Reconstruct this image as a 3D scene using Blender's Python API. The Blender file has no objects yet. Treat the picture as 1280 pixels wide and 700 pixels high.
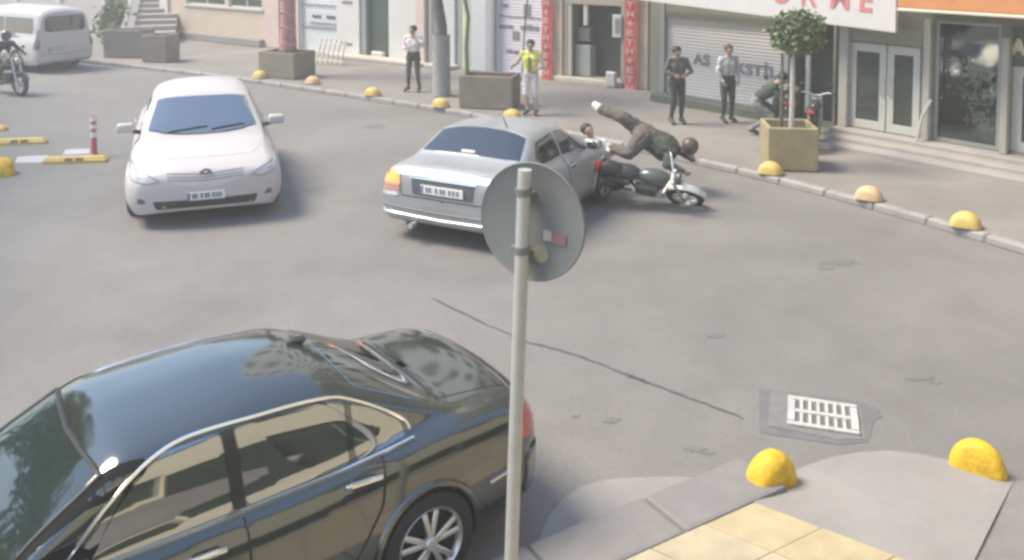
import bpy, bmesh, math, random
import numpy as np
from mathutils import Vector, Matrix
from mathutils.bvhtree import BVHTree
from mathutils import noise as mnoise
random.seed(7)
R = math.radians
SC = bpy.context.scene
COL = SC.collection

# ------------------------------------------------------------------ camera
F, H, TH, CX, CY = 1150.0, 3.95, 0.06, 640.0, -6.0      # lens in px of a 1280 wide frame
cam = bpy.data.cameras.new('camera')
cam.lens = 36 * F / 1280
cam.shift_y = (CY - 350) / 1280
cam.clip_end = 800
cam_o = bpy.data.objects.new('camera', cam)
cam_o.location = (0, 0, H)
cam_o.rotation_euler = (math.pi / 2 - TH, 0, 0)
COL.objects.link(cam_o)
SC.camera = cam_o

# ------------------------------------------------------------------ sky, sun, exposure
SUN_EL, SUN_AZ = R(55), math.atan2(-0.97, 0.06)          # sun stands to the left, azimuth from +Y clockwise
w = bpy.data.worlds.new('World')
SC.world = w
w.use_nodes = True
nt = w.node_tree
nt.nodes.clear()
sky = nt.nodes.new('ShaderNodeTexSky')
sky.sky_type = 'NISHITA'
sky.sun_disc = False
sky.sun_elevation = SUN_EL
sky.sun_rotation = SUN_AZ
sky.air_density = 1.25
sky.ozone_density = 3.0
sky.dust_density = 0.3
bg = nt.nodes.new('ShaderNodeBackground')
bg.inputs[1].default_value = 0.115
wo = nt.nodes.new('ShaderNodeOutputWorld')
nt.links.new(sky.outputs[0], bg.inputs[0])
nt.links.new(bg.outputs[0], wo.inputs[0])
sun = bpy.data.lights.new('sun', 'SUN')
sun.energy = 2.5
sun.angle = R(26)
sun.color = (1.0, 0.895, 0.69)
sun_o = bpy.data.objects.new('sun', sun)
sd = Vector((math.sin(SUN_AZ) * math.cos(SUN_EL), math.cos(SUN_AZ) * math.cos(SUN_EL), math.sin(SUN_EL)))
sun_o.rotation_euler = sd.to_track_quat('Z', 'Y').to_euler()
sun_o.location = sd * 60
COL.objects.link(sun_o)
vs = SC.view_settings
vs.view_transform = 'Standard'
vs.look = 'None'
vs.gamma = 1.0
vs.use_curve_mapping = False
vs.exposure = 1.66
SC.cycles.pixel_filter_type = 'BLACKMAN_HARRIS'
SC.cycles.filter_width = 3.0                             # the soft optics of a cheap street camera

# ------------------------------------------------------------------ survey: sight lines of the camera meet the ground / walls
def ray(px, py):
    v = (py - CY) / F
    return Vector(((px - CX) / F, math.cos(TH) - v * math.sin(TH), -math.sin(TH) - v * math.cos(TH)))
def G(px, py, z=0.0):
    d = ray(px, py)
    t = (z - H) / d.z
    return Vector((d.x * t, d.y * t, z))
def Q(px, py, Y):                                        # point of the sight line at distance Y
    d = ray(px, py)
    t = Y / d.y
    return Vector((d.x * t, Y, H + d.z * t))

# ------------------------------------------------------------------ materials
MATS = {}
def mat(name, col, rough=0.6, metal=0.0, var=0.0, vscale=6.0, bump=0.0, bscale=60.0, col2=None, coat=0.0, spec=0.5, emit=0.0, ecol=None, ior=None):
    if name in MATS:
        return MATS[name]
    m = bpy.data.materials.new(name)
    m.use_nodes = True
    n = m.node_tree.nodes
    l = m.node_tree.links
    b = n['Principled BSDF']
    b.inputs['Base Color'].default_value = (*col, 1)
    b.inputs['Roughness'].default_value = rough
    b.inputs['Metallic'].default_value = metal
    b.inputs['Coat Weight'].default_value = coat
    b.inputs['Coat Roughness'].default_value = 0.05
    b.inputs['Specular IOR Level'].default_value = spec
    if ior:
        b.inputs['IOR'].default_value = ior
    if emit:
        b.inputs['Emission Color'].default_value = (*(ecol or col), 1)
        b.inputs['Emission Strength'].default_value = emit
    if var or bump:
        tc = n.new('ShaderNodeTexCoord')
        geo = n.new('ShaderNodeNewGeometry')
    if var:
        nz = n.new('ShaderNodeTexNoise')
        nz.inputs['Scale'].default_value = vscale
        nz.inputs['Detail'].default_value = 6
        nz.inputs['Roughness'].default_value = 0.65
        l.new(geo.outputs['Position'], nz.inputs['Vector'])
        rp = n.new('ShaderNodeValToRGB')
        c2 = col2 or tuple(min(1, c * (1 + var)) for c in col)
        c1 = tuple(c * (1 - var) for c in col)
        rp.color_ramp.elements[0].position = 0.3
        rp.color_ramp.elements[1].position = 0.7
        rp.color_ramp.elements[0].color = (*c1, 1)
        rp.color_ramp.elements[1].color = (*c2, 1)
        l.new(nz.outputs['Fac'], rp.inputs[0])
        l.new(rp.outputs[0], b.inputs['Base Color'])
    if bump:
        nb = n.new('ShaderNodeTexNoise')
        nb.inputs['Scale'].default_value = bscale
        nb.inputs['Detail'].default_value = 4
        l.new(geo.outputs['Position'], nb.inputs['Vector'])
        bp = n.new('ShaderNodeBump')
        bp.inputs['Strength'].default_value = bump
        bp.inputs['Distance'].default_value = 0.02
        l.new(nb.outputs['Fac'], bp.inputs['Height'])
        l.new(bp.outputs[0], b.inputs['Normal'])
    MATS[name] = m
    return m

def ground_mat(name, base, patch, speck, scale_big=0.22):
    """worn surface: large dull patches, mid stains, fine aggregate"""
    m = bpy.data.materials.new(name)
    m.use_nodes = True
    n, l = m.node_tree.nodes, m.node_tree.links
    b = n['Principled BSDF']
    b.inputs['Roughness'].default_value = 0.85
    geo = n.new('ShaderNodeNewGeometry')
    def noise(scale, detail, rough=0.6, dist=0.0):
        t = n.new('ShaderNodeTexNoise')
        t.inputs['Scale'].default_value = scale
        t.inputs['Detail'].default_value = detail
        t.inputs['Roughness'].default_value = rough
        t.inputs['Distortion'].default_value = dist
        l.new(geo.outputs['Position'], t.inputs['Vector'])
        return t
    def ramp(src, p0, p1, c0, c1):
        r = n.new('ShaderNodeValToRGB')
        r.color_ramp.elements[0].position = p0
        r.color_ramp.elements[1].position = p1
        r.color_ramp.elements[0].color = (*c0, 1)
        r.color_ramp.elements[1].color = (*c1, 1)
        l.new(src.outputs['Fac'], r.inputs[0])
        return r
    def mul(a, bb, f=1.0):
        x = n.new('ShaderNodeMix')
        x.data_type = 'RGBA'
        x.blend_type = 'MULTIPLY'
        x.inputs[0].default_value = f
        l.new(a, x.inputs[6])
        l.new(bb, x.inputs[7])
        return x.outputs[2]
    r1 = ramp(noise(scale_big, 5, 0.6, 0.6), 0.36, 0.66, base, patch)
    r2 = ramp(noise(1.7, 7, 0.7, 0.3), 0.30, 0.62, (0.90, 0.895, 0.895), (1.03, 1.03, 1.03))
    r3 = ramp(noise(90, 3, 0.7), 0.35, 0.7, tuple(1 - speck for _ in range(3)), tuple(1 + speck for _ in range(3)))
    r4 = ramp(noise(26, 4, 0.75), 0.32, 0.68, tuple(1 - speck * .8 for _ in range(3)), tuple(1 + speck * .5 for _ in range(3)))
    l.new(mul(mul(mul(r1.outputs[0], r2.outputs[0]), r3.outputs[0]), r4.outputs[0]), b.inputs['Base Color'])
    bp = n.new('ShaderNodeBump')
    bp.inputs['Strength'].default_value = 0.25
    bp.inputs['Distance'].default_value = 0.01
    l.new(noise(140, 3).outputs['Fac'], bp.inputs['Height'])
    l.new(bp.outputs[0], b.inputs['Normal'])
    MATS[name] = m
    return m

# ------------------------------------------------------------------ mesh helpers
def chamfer(c, s, b, seg=1):
    bm = bmesh.new()
    bmesh.ops.create_cube(bm, size=1)
    bmesh.ops.scale(bm, vec=s, verts=bm.verts)
    if b > 0:
        bmesh.ops.bevel(bm, geom=list(bm.edges), offset=min(b, min(s) * 0.45), segments=seg, profile=0.6, affect='EDGES')
    bm.verts.index_update()
    vsx = [v.co + Vector(c) for v in bm.verts]
    fs = [[v.index for v in f.verts] for f in bm.faces]
    bm.free()
    return vsx, fs

class MB:
    def __init__(s):
        s.v, s.f, s.m = [], [], []
        s.x = Matrix.Identity(4)
    def add(s, vs_, fs, m=0):
        o = len(s.v)
        s.v += [s.x @ Vector(p) for p in vs_]
        s.f += [[i + o for i in f] for f in fs]
        s.m += [m] * len(fs)
        return s
    def box(s, c, size, b=0.0, rz=0.0, m=0, seg=1, rot=None):
        vsx, fs = chamfer((0, 0, 0), size, b, seg)
        M = Matrix.Translation(c) @ (rot.to_4x4() if rot else Matrix.Rotation(rz, 4, 'Z'))
        return s.add([M @ p for p in vsx], fs, m)
    def tube(s, pts, r, n=8, m=0, cap=True, closed=False):
        pts = [Vector(p) for p in pts]
        k = len(pts)
        rr = r if isinstance(r, (list, tuple)) else [r] * k
        vsx, fs = [], []
        up = None
        for i, p in enumerate(pts):
            if closed:
                d = pts[(i + 1) % k] - pts[i - 1]
            else:
                d = pts[min(i + 1, k - 1)] - pts[max(i - 1, 0)]
            d = d.normalized() if d.length > 1e-9 else Vector((0, 0, 1))
            if up is None:
                up = d.orthogonal().normalized()
            a = (up - d * up.dot(d))
            a = a.normalized() if a.length > 1e-6 else d.orthogonal().normalized()
            up = a
            bb = d.cross(a)
            for j in range(n):
                t = 2 * math.pi * j / n
                vsx.append(p + (a * math.cos(t) + bb * math.sin(t)) * rr[i])
        for i in range(k if closed else k - 1):
            i2 = (i + 1) % k
            for j in range(n):
                j2 = (j + 1) % n
                fs.append([i * n + j, i * n + j2, i2 * n + j2, i2 * n + j])
        if cap and not closed:
            fs.append(list(range(n))[::-1])
            fs.append([(k - 1) * n + j for j in range(n)])
        return s.add(vsx, fs, m)
    def lathe(s, prof, n=24, axis='Z', c=(0, 0, 0), m=0, caps=True):
        vsx, fs = [], []
        for (r, z) in prof:
            for j in range(n):
                t = 2 * math.pi * j / n
                a, b2 = r * math.cos(t), r * math.sin(t)
                p = (a, b2, z) if axis == 'Z' else ((a, z, b2) if axis == 'Y' else (z, a, b2))
                vsx.append(Vector(p) + Vector(c))
        k = len(prof)
        for i in range(k - 1):
            for j in range(n):
                j2 = (j + 1) % n
                fs.append([i * n + j, i * n + j2, (i + 1) * n + j2, (i + 1) * n + j])
        if caps:
            if prof[0][0] > 1e-5: fs.append(list(range(n))[::-1])
            if prof[-1][0] > 1e-5: fs.append([(k - 1) * n + j for j in range(n)])
        return s.add(vsx, fs, m)
    def sphere(s, c, r, n=12, k=8, m=0):
        r = r if isinstance(r, (tuple, list)) else (r, r, r)
        vsx, fs = [], []
        for i in range(k + 1):
            ph = math.pi * i / k
            for j in range(n):
                t = 2 * math.pi * j / n
                vsx.append(Vector((c[0] + r[0] * math.sin(ph) * math.cos(t), c[1] + r[1] * math.sin(ph) * math.sin(t), c[2] + r[2] * math.cos(ph))))
        for i in range(k):
            for j in range(n):
                j2 = (j + 1) % n
                fs.append([i * n + j, (i + 1) * n + j, (i + 1) * n + j2, i * n + j2])
        return s.add(vsx, fs, m)
    def prism(s, poly, z0, z1, m=0):
        k = len(poly)
        z0f = z0 if callable(z0) else (lambda p: z0)
        z1f = z1 if callable(z1) else (lambda p: z1)
        vsx = [(p[0], p[1], z0f(p)) for p in poly] + [(p[0], p[1], z1f(p)) for p in poly]
        fs = [list(range(k))[::-1], list(range(k, 2 * k))] + [[i, (i + 1) % k, k + (i + 1) % k, k + i] for i in range(k)]
        return s.add(vsx, fs, m)
    def quad(s, a, b, c, d, m=0):
        return s.add([a, b, c, d], [[0, 1, 2, 3]], m)
    def build(s, name, mats, parent=None, smooth=False, loc=None, rz=None):
        me = bpy.data.meshes.new(name)
        me.from_pydata([tuple(p) for p in s.v], [], s.f)
        mats = mats if isinstance(mats, (list, tuple)) else [mats]
        for x in mats:
            me.materials.append(x)
        if len(mats) > 1:
            me.polygons.foreach_set('material_index', s.m)
        bm = bmesh.new()
        bm.from_mesh(me)
        bmesh.ops.remove_doubles(bm, verts=bm.verts, dist=1e-5)
        bmesh.ops.recalc_face_normals(bm, faces=bm.faces)
        bm.to_mesh(me)
        bm.free()
        if smooth:
            me.polygons.foreach_set('use_smooth', [True] * len(me.polygons))
            try:
                me.set_sharp_from_angle(angle=R(38))
            except Exception:
                pass
        me.update()
        o = bpy.data.objects.new(name, me)
        COL.objects.link(o)
        if parent: o.parent = parent
        if loc is not None: o.location = loc
        if rz is not None: o.rotation_euler = (0, 0, rz)
        return o

def tag(o, label=None, cat=None, group=None, kind=None):
    if label: o['label'] = label
    if cat: o['category'] = cat
    if group: o['group'] = group
    if kind: o['kind'] = kind
    return o
def thing(name, label, cat, loc=(0, 0, 0), rz=0.0, group=None):
    o = bpy.data.objects.new(name, None)
    o.empty_display_size = 0.2
    COL.objects.link(o)
    o.location = loc
    o.rotation_euler = (0, 0, rz)
    return tag(o, label, cat, group)
def copy_tree(o, parent=None):
    c = o.copy()
    COL.objects.link(c)
    if parent: c.parent = parent
    for ch in [x for x in bpy.data.objects if x.parent == o]:
        copy_tree(ch, c)
    return c
def text_mesh(body, size, mtl, name, parent, loc, rot=(math.pi / 2, 0, 0), depth=0.006, sx=1.0, bold=0.0):
    cu = bpy.data.curves.new('lettering', 'FONT')
    cu.body = body
    cu.size = size
    cu.extrude = depth / 2
    cu.offset = bold
    cu.align_x = 'CENTER'
    cu.align_y = 'CENTER'
    o = bpy.data.objects.new('lettering', cu)
    COL.objects.link(o)
    dg = bpy.context.evaluated_depsgraph_get()
    me = bpy.data.meshes.new_from_object(o.evaluated_get(dg))
    bpy.data.objects.remove(o)
    me.materials.clear()
    me.materials.append(mtl)
    r = bpy.data.objects.new(name, me)
    COL.objects.link(r)
    r.parent = parent
    r.location = loc
    r.rotation_euler = rot
    r.scale = (sx, 1, 1)
    return r
# ------------------------------------------------------------------ palette
ASPH = ground_mat('asphalt_worn', (0.172, 0.162, 0.154), (0.222, 0.209, 0.199), 0.18)
PAVE = ground_mat('pavement_concrete', (0.205, 0.186, 0.172), (0.27, 0.245, 0.228), 0.08, 0.5)
APRON = ground_mat('apron_concrete', (0.255, 0.236, 0.226), (0.30, 0.278, 0.266), 0.06, 0.8)
KERBM = mat('kerb_concrete', (0.31, 0.29, 0.275), 0.85, var=0.18, vscale=3, bump=0.3, bscale=80)
KERBD = mat('kerb_grey', (0.205, 0.192, 0.190), 0.85, var=0.12, vscale=4, bump=0.3, bscale=80)
SOILM = mat('soil', (0.06, 0.045, 0.035), 0.95, var=0.4, vscale=20, bump=0.6, bscale=30)
YEL = mat('yellow_paint', (0.66, 0.41, 0.02), 0.6, var=0.28, vscale=9, bump=0.5, bscale=30)
YELF = mat('faded_yellow_paint', (0.60, 0.43, 0.13), 0.65, var=0.18, vscale=9, bump=0.25, bscale=40)
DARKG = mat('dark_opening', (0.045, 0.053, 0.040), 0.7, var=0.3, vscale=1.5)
SHOPGL = mat('shop_glass', (0.060, 0.070, 0.052), 0.12, spec=0.7, var=0.35, vscale=1.2)
FRAMEW = mat('white_frame', (0.48, 0.48, 0.44), 0.45, var=0.06, vscale=5)
BLACKP = mat('black_plastic', (0.02, 0.02, 0.02), 0.55)
STEEL = mat('galvanised_steel', (0.55, 0.55, 0.54), 0.42, metal=0.55, var=0.12, vscale=7)

# ------------------------------------------------------------------ ground and road
g = MB(); g.quad((-150, -140, -0.05), (150, -140, -0.05), (150, 160, -0.05), (-150, 160, -0.05))
tag(g.build('ground', PAVE), kind='structure')
g = MB(); g.quad((-90, -60, 0), (70, -60, 0), (70, 70, 0), (-90, 70, 0))
tag(g.build('road', ASPH), kind='structure')

kp = [(20, 71), (111, 79), (205, 90), (300, 102), (410, 118), (520, 136), (590, 147), (680, 166), (780, 186), (900, 212), (1019, 243), (1152, 279), (1280, 319)]
K = [G(x, y, 0.0) for x, y in kp]
K = [K[0] + (K[0] - K[1]) * 6] + K + [K[-1] + (K[-1] - K[-2]) * 4]
def resample(pts, step):
    out, acc = [pts[0].copy()], 0.0
    for a, b in zip(pts, pts[1:]):
        L = (b - a).length
        d = step - acc
        while d <= L:
            out.append(a + (b - a) * (d / L)); d += step
        acc = L - (d - step)
    return out
def smooth_pts(pts, it=30):
    pts = [p.copy() for p in pts]
    for _ in range(it):
        q = [p.copy() for p in pts]
        for i in range(1, len(pts) - 1):
            q[i] = (pts[i - 1] + pts[i] * 2 + pts[i + 1]) / 4
        pts = q
    return pts
KS = smooth_pts(resample(K, 0.5), 12)
KS = resample(KS, 0.85)
def off_dir(a, b):
    d = (b - a).normalized()
    return Vector((-d.y, d.x, 0))                       # away from the road (up-right of travel to the right)
# pavement sheet behind the kerb
poly = []
for i, p in enumerate(KS):
    n = off_dir(KS[max(i - 1, 0)], KS[min(i + 1, len(KS) - 1)])
    poly.append(p + n * 0.15)
back = [(60, -10), (60, 66), (-80, 66)]
g = MB(); g.prism([(p.x, p.y) for p in poly] + back, -0.04, 0.105)
tag(g.build('pavement', PAVE), kind='structure')
# kerb: bedding strip with a stone every 0.85 m
g = MB()
for a, b in zip(KS, KS[1:]):
    n = off_dir(a, b)
    g.add([a + n * 0.03, b + n * 0.03, b + n * 0.13, a + n * 0.13, a + n * 0.03 + Vector((0, 0, 0.07)), b + n * 0.03 + Vector((0, 0, 0.07)), b + n * 0.13 + Vector((0, 0, 0.07)), a + n * 0.13 + Vector((0, 0, 0.07))],
          [[4, 5, 6, 7], [0, 1, 5, 4]])
kerb = tag(g.build('kerb', KERBD), kind='structure')
for a, b in zip(KS, KS[1:]):
    if abs(a.x) > 0.62 * a.y + 4: continue
    n = off_dir(a, b); c = (a + b) / 2 + n * 0.085
    d = (b - a)
    m = MB(); m.box((0, 0, 0), (d.length - 0.018, 0.15, 0.12 + random.uniform(-.005, .005)), b=0.022)
    m.build('kerb_stone', KERBM, kerb, loc=(c.x, c.y, 0.050), rz=math.atan2(d.y, d.x) + random.uniform(-.012, .012))

# ------------------------------------------------------------------ near corner: kerb, tiles, concrete ramp
PZ = 0.12
c0 = G(943, 627, PZ); ca = G(780, 700, PZ); cb = G(1135, 700, PZ)
d1 = (ca - c0).normalized(); d2 = (cb - c0).normalized()
L1, L2 = 3.4, 3.0
g = MB()
g.prism([(p.x, p.y) for p in (c0, c0 + d1 * L1, c0 + d1 * L1 + d2 * L2, c0 + d2 * L2)], -0.03, 0.106)
corner = tag(g.build('corner_pavement', KERBD), kind='structure')
TILE = [mat('paving_tile_%s' % k, c, 0.8, var=0.14, vscale=5, bump=0.3, bscale=70) for k, c in (('cream', (0.42, 0.355, 0.25)), ('sand', (0.42, 0.35, 0.24)), ('ochre', (0.42, 0.34, 0.205)))]
TS = 0.46
n1 = int(L1 / TS); n2 = int(L2 / TS)
for i in range(n1):
    for j in range(n2):
        o = c0 + d1 * (i * TS) + d2 * (j * TS)
        e = 0.004
        P4 = [o + d1 * e + d2 * e, o + d1 * (TS - e) + d2 * e, o + d1 * (TS - e) + d2 * (TS - e), o + d1 * e + d2 * (TS - e)]
        h = PZ + random.uniform(-0.003, 0.003)
        m = MB(); m.prism([(p.x - o.x, p.y - o.y) for p in P4], 0.09, h)
        t = m.build('paving_tile', TILE[2] if (i in (0,) or (i + 2 * j) % 7 == 0) else TILE[random.choice((0, 0, 1))], corner, loc=(o.x, o.y, 0))
# kerb stones along the left edge of the tiles
kn = Vector((-d1.y, d1.x, 0))
if kn.dot(d2) > 0: kn = -kn
ks0 = G(945, 584, 0.0); wk = max(0.22, abs((G(800, 640, 0.02) - c0).dot(kn)))
for i in range(4):
    a = c0 + d1 * (i * 0.95 - 0.33) + kn * (wk / 2 + .004)
    m = MB(); m.box((0, 0, 0), (0.935, wk, 0.15), b=0.03, seg=2)
    cc = a + d1 * 0.47
    m.build('kerb_stone', KERBD, corner, loc=(cc.x, cc.y, 0.05), rz=math.atan2(d1.y, d1.x))
# sloping concrete ramp right of the corner
outer = [(946, 606), (962, 602), (985, 592), (1010, 581), (1040, 571), (1075, 565), (1110, 563), (1150, 567), (1190, 576), (1230, 586), (1268, 600)]
O = [G(x, y, 0.012) for x, y in outer]
inner_end = G(1205, 728, PZ)
I = [c0 + (inner_end - c0) * (k / 10) - Vector((0, 0, 0.004)) for k in range(11)]
g = MB(); rows = 7
vsx = []
for k in range(11):
    for r_ in range(rows + 1):
        t = r_ / rows
        p = O[k].lerp(I[k], t); p.z = 0.012 + (I[k].z - 0.012) * (1 - (1 - t) ** 1.6)
        vsx.append(p)
fs = [[k * (rows + 1) + r_, (k + 1) * (rows + 1) + r_, (k + 1) * (rows + 1) + r_ + 1, k * (rows + 1) + r_ + 1] for k in range(10) for r_ in range(rows)]
g.add(vsx, fs)
n0 = len(g.v)
rim = [k * (rows + 1) for k in range(11)] + [10 * (rows + 1) + r_ for r_ in range(1, rows + 1)]
for a, b in zip(rim, rim[1:]):
    pa, pb = g.v[a], g.v[b]
    g.quad(pa, pb, Vector((pb.x, pb.y, -0.02)), Vector((pa.x, pa.y, -0.02)))
tag(g.build('concrete_ramp', APRON, smooth=True), kind='structure')
P4 = [O[10], G(1330, 612, 0), G(1500, 800, 0), I[10] + (I[10] - O[10]) * .6, I[10]]
g = MB(); g.prism([(p.x + .004, p.y) for p in P4], -0.02, lambda p: 0.013 + .10 * min(1.0, max(0.0, (O[10].y - p[1]) / max(.1, O[10].y - I[10].y))))
tag(g.build('side_pavement', KERBD), kind='structure')
# pale concrete fill in the gutter
fl = [(893, 599), (870, 597), (830, 596), (790, 597), (755, 600), (725, 609), (702, 625), (686, 645), (676, 668), (672, 690), (668, 720), (760, 720)]
Pf = [G(x, y, 0.006) for x, y in fl]
g = MB(); g.prism([(p.x, p.y) for p in Pf], -0.01, 0.008)
tag(g.build('concrete_fill', APRON), kind='structure')

# ------------------------------------------------------------------ crack, patch and drain
TAR = mat('old_tar', (0.085, 0.083, 0.085), 0.8, var=0.3, vscale=12)
def strip(pts, wd, z, name, mt):
    P_ = []
    for (a, b) in zip(pts, pts[1:]):
        for k in range(6):
            t = k / 6
            P_.append(G(a[0] + (b[0] - a[0]) * t, a[1] + (b[1] - a[1]) * t + random.uniform(-.9, .9), z))
    g_ = MB()
    for i, (a, b) in enumerate(zip(P_, P_[1:])):
        n_ = off_dir(a, b)
        w0, w1 = wd * random.uniform(.5, 1.4), wd * random.uniform(.5, 1.4)
        if i: w0 = lw
        lw = w1
        g_.quad(a - n_ * w0, b - n_ * w1, b + n_ * w1, a + n_ * w0)
    return tag(g_.build(name, mt), kind='structure')
strip([(540, 372), (600, 402), (662, 428), (720, 443), (770, 463), (800, 474), (850, 493), (900, 511), (935, 525)], 0.016, 0.004, 'road_crack', TAR)
strip([(780, 466), (800, 474), (812, 479)], 0.02, 0.008, 'tar_blot', TAR)
MANH = mat('drain_concrete', (0.175, 0.166, 0.168), 0.85, var=0.15, vscale=8)
MANH2 = mat('drain_edge_concrete', (0.140, 0.135, 0.138), 0.85, var=0.15, vscale=8)
def flat(pts, z, name, mt):
    P_ = [G(x, y, z) for x, y in pts]
    g_ = MB(); g_.prism([(p.x, p.y) for p in P_], z - 0.003, z)
    return tag(g_.build(name, mt), kind='structure')
flat([(949, 486), (1010, 492), (1078, 503), (1100, 512), (1103, 521), (1092, 526), (1086, 552), (1050, 556), (996, 548), (950, 541)], 0.004, 'drain_surround', MANH2)
flat([(963, 489), (1012, 495), (1076, 508), (1082, 549), (1046, 549), (960, 532)], 0.008, 'drain_slab', MANH)
STAIN = mat('oil_stain', (0.150, 0.140, 0.135), 0.8, var=0.1, vscale=9)
for (sx_, sy_, rx_, ry_) in ((1048, 328, 30, 5), (1030, 335, 12, 3), (765, 525, 11, 4), (870, 561, 14, 5), (884, 566, 9, 3), (1150, 472, 20, 4), (1170, 478, 8, 2), (470, 158, 14, 3), (893, 420, 12, 3), (720, 520, 7, 2), (560, 470, 9, 3)):
    pts_ = []
    for k in range(18):
        a_ = k / 18 * 6.283; q_ = random.uniform(.55, 1.15); pts_.append((sx_ + rx_ * q_ * math.cos(a_), sy_ + ry_ * q_ * math.sin(a_)))
    flat(pts_, 0.004, 'road_stain', STAIN)
ga, gb_, gc_, gd_ = G(985, 497), G(1075, 511), G(1071, 545), G(984, 533)
gu = ((gb_ + gc_) / 2 - (ga + gd_) / 2); gv = ((gc_ + gd_) / 2 - (ga + gb_) / 2)
gl, gw = gu.length, gv.length
gr = thing('drain_grate', 'pale iron drain grate with two rows of slots set in the road', 'drain grate', (ga + gb_ + gc_ + gd_) / 4 + Vector((0, 0, 0.008)), math.atan2(gu.y, gu.x))
GRM = mat('pale_iron', (0.47, 0.45, 0.43), 0.65, var=0.22, vscale=14, bump=.3)
m = MB(); m.box((0, 0, 0.003), (gl - .02, gw - .02, 0.004)); m.build('pit', mat('pit_dark', (0.13, 0.13, 0.135), 0.9), gr)
m = MB()
for s_ in (-1, 1):
    m.box((0, s_ * (gw / 2 - .0225), 0.011), (gl, 0.045, 0.02), b=0.004)
    m.box((s_ * (gl / 2 - .03), 0, 0.011), (0.06, gw - .122, 0.02), b=0.004)
m.build('frame', GRM, gr)
m = MB(); m.box((0, 0, 0.012), (gl - .122, 0.045, 0.02), b=0.004); m.build('centre_bar', GRM, gr)
for k in range(1, 7):
    x = -gl / 2 + .045 + (gl - .09) * k / 7
    for s_ in (-1, 1):
        m = MB(); m.box((x, s_ * (gw / 4 - 0.001), 0.010), (0.028, gw / 2 - .07, 0.018), b=0.003); m.build('bar', GRM, gr)

# ------------------------------------------------------------------ half-moon kerb domes
def dome_mesh(mb, r=0.2, wd=0.2, hf=1.22):
    n = 14
    rows_ = []
    for k, (yy, rr) in enumerate(((-wd / 2, 0.0), (-wd / 2, 0.62), (-wd / 2 * .86, 0.80), (-wd / 2 * .5, 0.95), (0, 1.0), (wd / 2 * .5, 0.95), (wd / 2 * .86, 0.80), (wd / 2, 0.62), (wd / 2, 0.0))):
        rows_.append([Vector((rr * r * math.cos(math.pi * j / n), yy, max(0.0, rr * r * hf * math.sin(math.pi * j / n)))) for j in range(n + 1)])
    vsx = [p for r_ in rows_ for p in r_]
    fs = [[i * (n + 1) + j, i * (n + 1) + j + 1, (i + 1) * (n + 1) + j + 1, (i + 1) * (n + 1) + j] for i in range(len(rows_) - 1) for j in range(n)]
    return mb.add(vsx, fs)
far_domes = [(325, 97, 'faded yellow dome left of the planter with the red wrapped trunk'), (391, 104, 'faded yellow dome right of the planter with the red wrapped trunk'), (466, 119, 'faded yellow dome on the kerb left of the man in the white shirt'),
             (551, 133, 'faded yellow dome in front of the grey sleeved tree trunk'), (640, 147, 'faded yellow dome at the feet of the yellow vest person'), (963, 216, 'yellow dome at the left corner of the olive planter with the clipped tree'),
             (1086, 248, 'pale peach dome on the kerb in front of the glass double door'), (1207, 282, 'yellow dome farthest to the right on the far kerb')]
dm = mat('pale_peach_paint', (0.62, 0.42, 0.24), 0.7, var=0.15, vscale=9)
for i, (x, y, lb) in enumerate(far_domes):
    p = G(x, y, 0.125)
    m = MB(); dome_mesh(m, 0.2 if i > 3 else 0.21, 0.30, .95)
    o = m.build('kerb_dome', dm if i in (6, 1) else YELF, smooth=True, loc=p, rz=-0.6)
    tag(o, lb, 'kerb dome', 'kerb domes')
p = G(964, 606, 0.05)
m = MB(); dome_mesh(m, 0.205, 0.22)
tag(m.build('kerb_dome', YEL, smooth=True, loc=p, rz=R(28)), 'bright yellow half-moon block beside the corner of the cream tiles', 'kerb dome', 'kerb domes')
p = G(1222, 589, 0.012)
m = MB(); dome_mesh(m, 0.20, 0.15)
tag(m.build('kerb_dome', YEL, smooth=True, loc=p, rz=R(-38)), 'bright yellow half-moon block on the outer edge of the concrete ramp', 'kerb dome', 'kerb domes')

# ------------------------------------------------------------------ lane separators on the left
RUB = mat('reflector_dark', (0.10, 0.085, 0.05), 0.5)
PALEP = mat('worn_white_paint', (0.46, 0.44, 0.46), 0.8, var=0.15, vscale=5)
def separator(x0, y0, x1, y1, label):
    a, b = G(x0, y0), G(x1, y1)
    d = b - a; L = d.length
    t = thing('lane_separator', label, 'lane separator', (a + b) / 2, math.atan2(d.y, d.x), 'yellow lane separators')
    m_ = MB(); m_.prism([(-L / 2, -.10), (L / 2, -.10), (L / 2, .10), (-L / 2, .10)], 0, 0.05)
    m_.add([(-L / 2, -.10, .05), (L / 2, -.10, .05), (L / 2, .10, .05), (-L / 2, .10, .05), (-L / 2 + .06, -.055, .11), (L / 2 - .06, -.055, .11), (L / 2 - .06, .055, .11), (-L / 2 + .06, .055, .11)],
           [[0, 1, 5, 4], [1, 2, 6, 5], [2, 3, 7, 6], [3, 0, 4, 7], [4, 5, 6, 7]])
    m_.build('block', YELF, t)
    for k in (-.09, .09):
        m_ = MB(); m_.box((k, -.088, .075), (.13, .02, .05), b=.006, rot=Matrix.Rotation(R(-34), 3, 'X')); m_.build('reflector', RUB, t)
    return t
sep = separator(55, 204, 134, 202, 'yellow lane separator under the red and white delineator post')
separator(-6, 181, 58, 179, 'yellow lane separator behind the one with the delineator post')
separator(-60, 165, 8, 163, 'yellow lane separator just showing at the left edge, farthest one')
g = MB()
pp = [G(18, 204), G(60, 203), G(60, 194), G(22, 196)]
g.prism([(p.x, p.y) for p in pp], 0.0, 0.004)
tag(g.build('paint_strip', PALEP), kind='structure')
pp = [G(78, 194), G(112, 192), G(112, 186), G(82, 187)]
g = MB(); g.prism([(p.x, p.y) for p in pp], 0.0, 0.004)
tag(g.build('paint_strip', PALEP), kind='structure')
m = MB(); dome_mesh(m, 0.24, 0.36)
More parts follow.
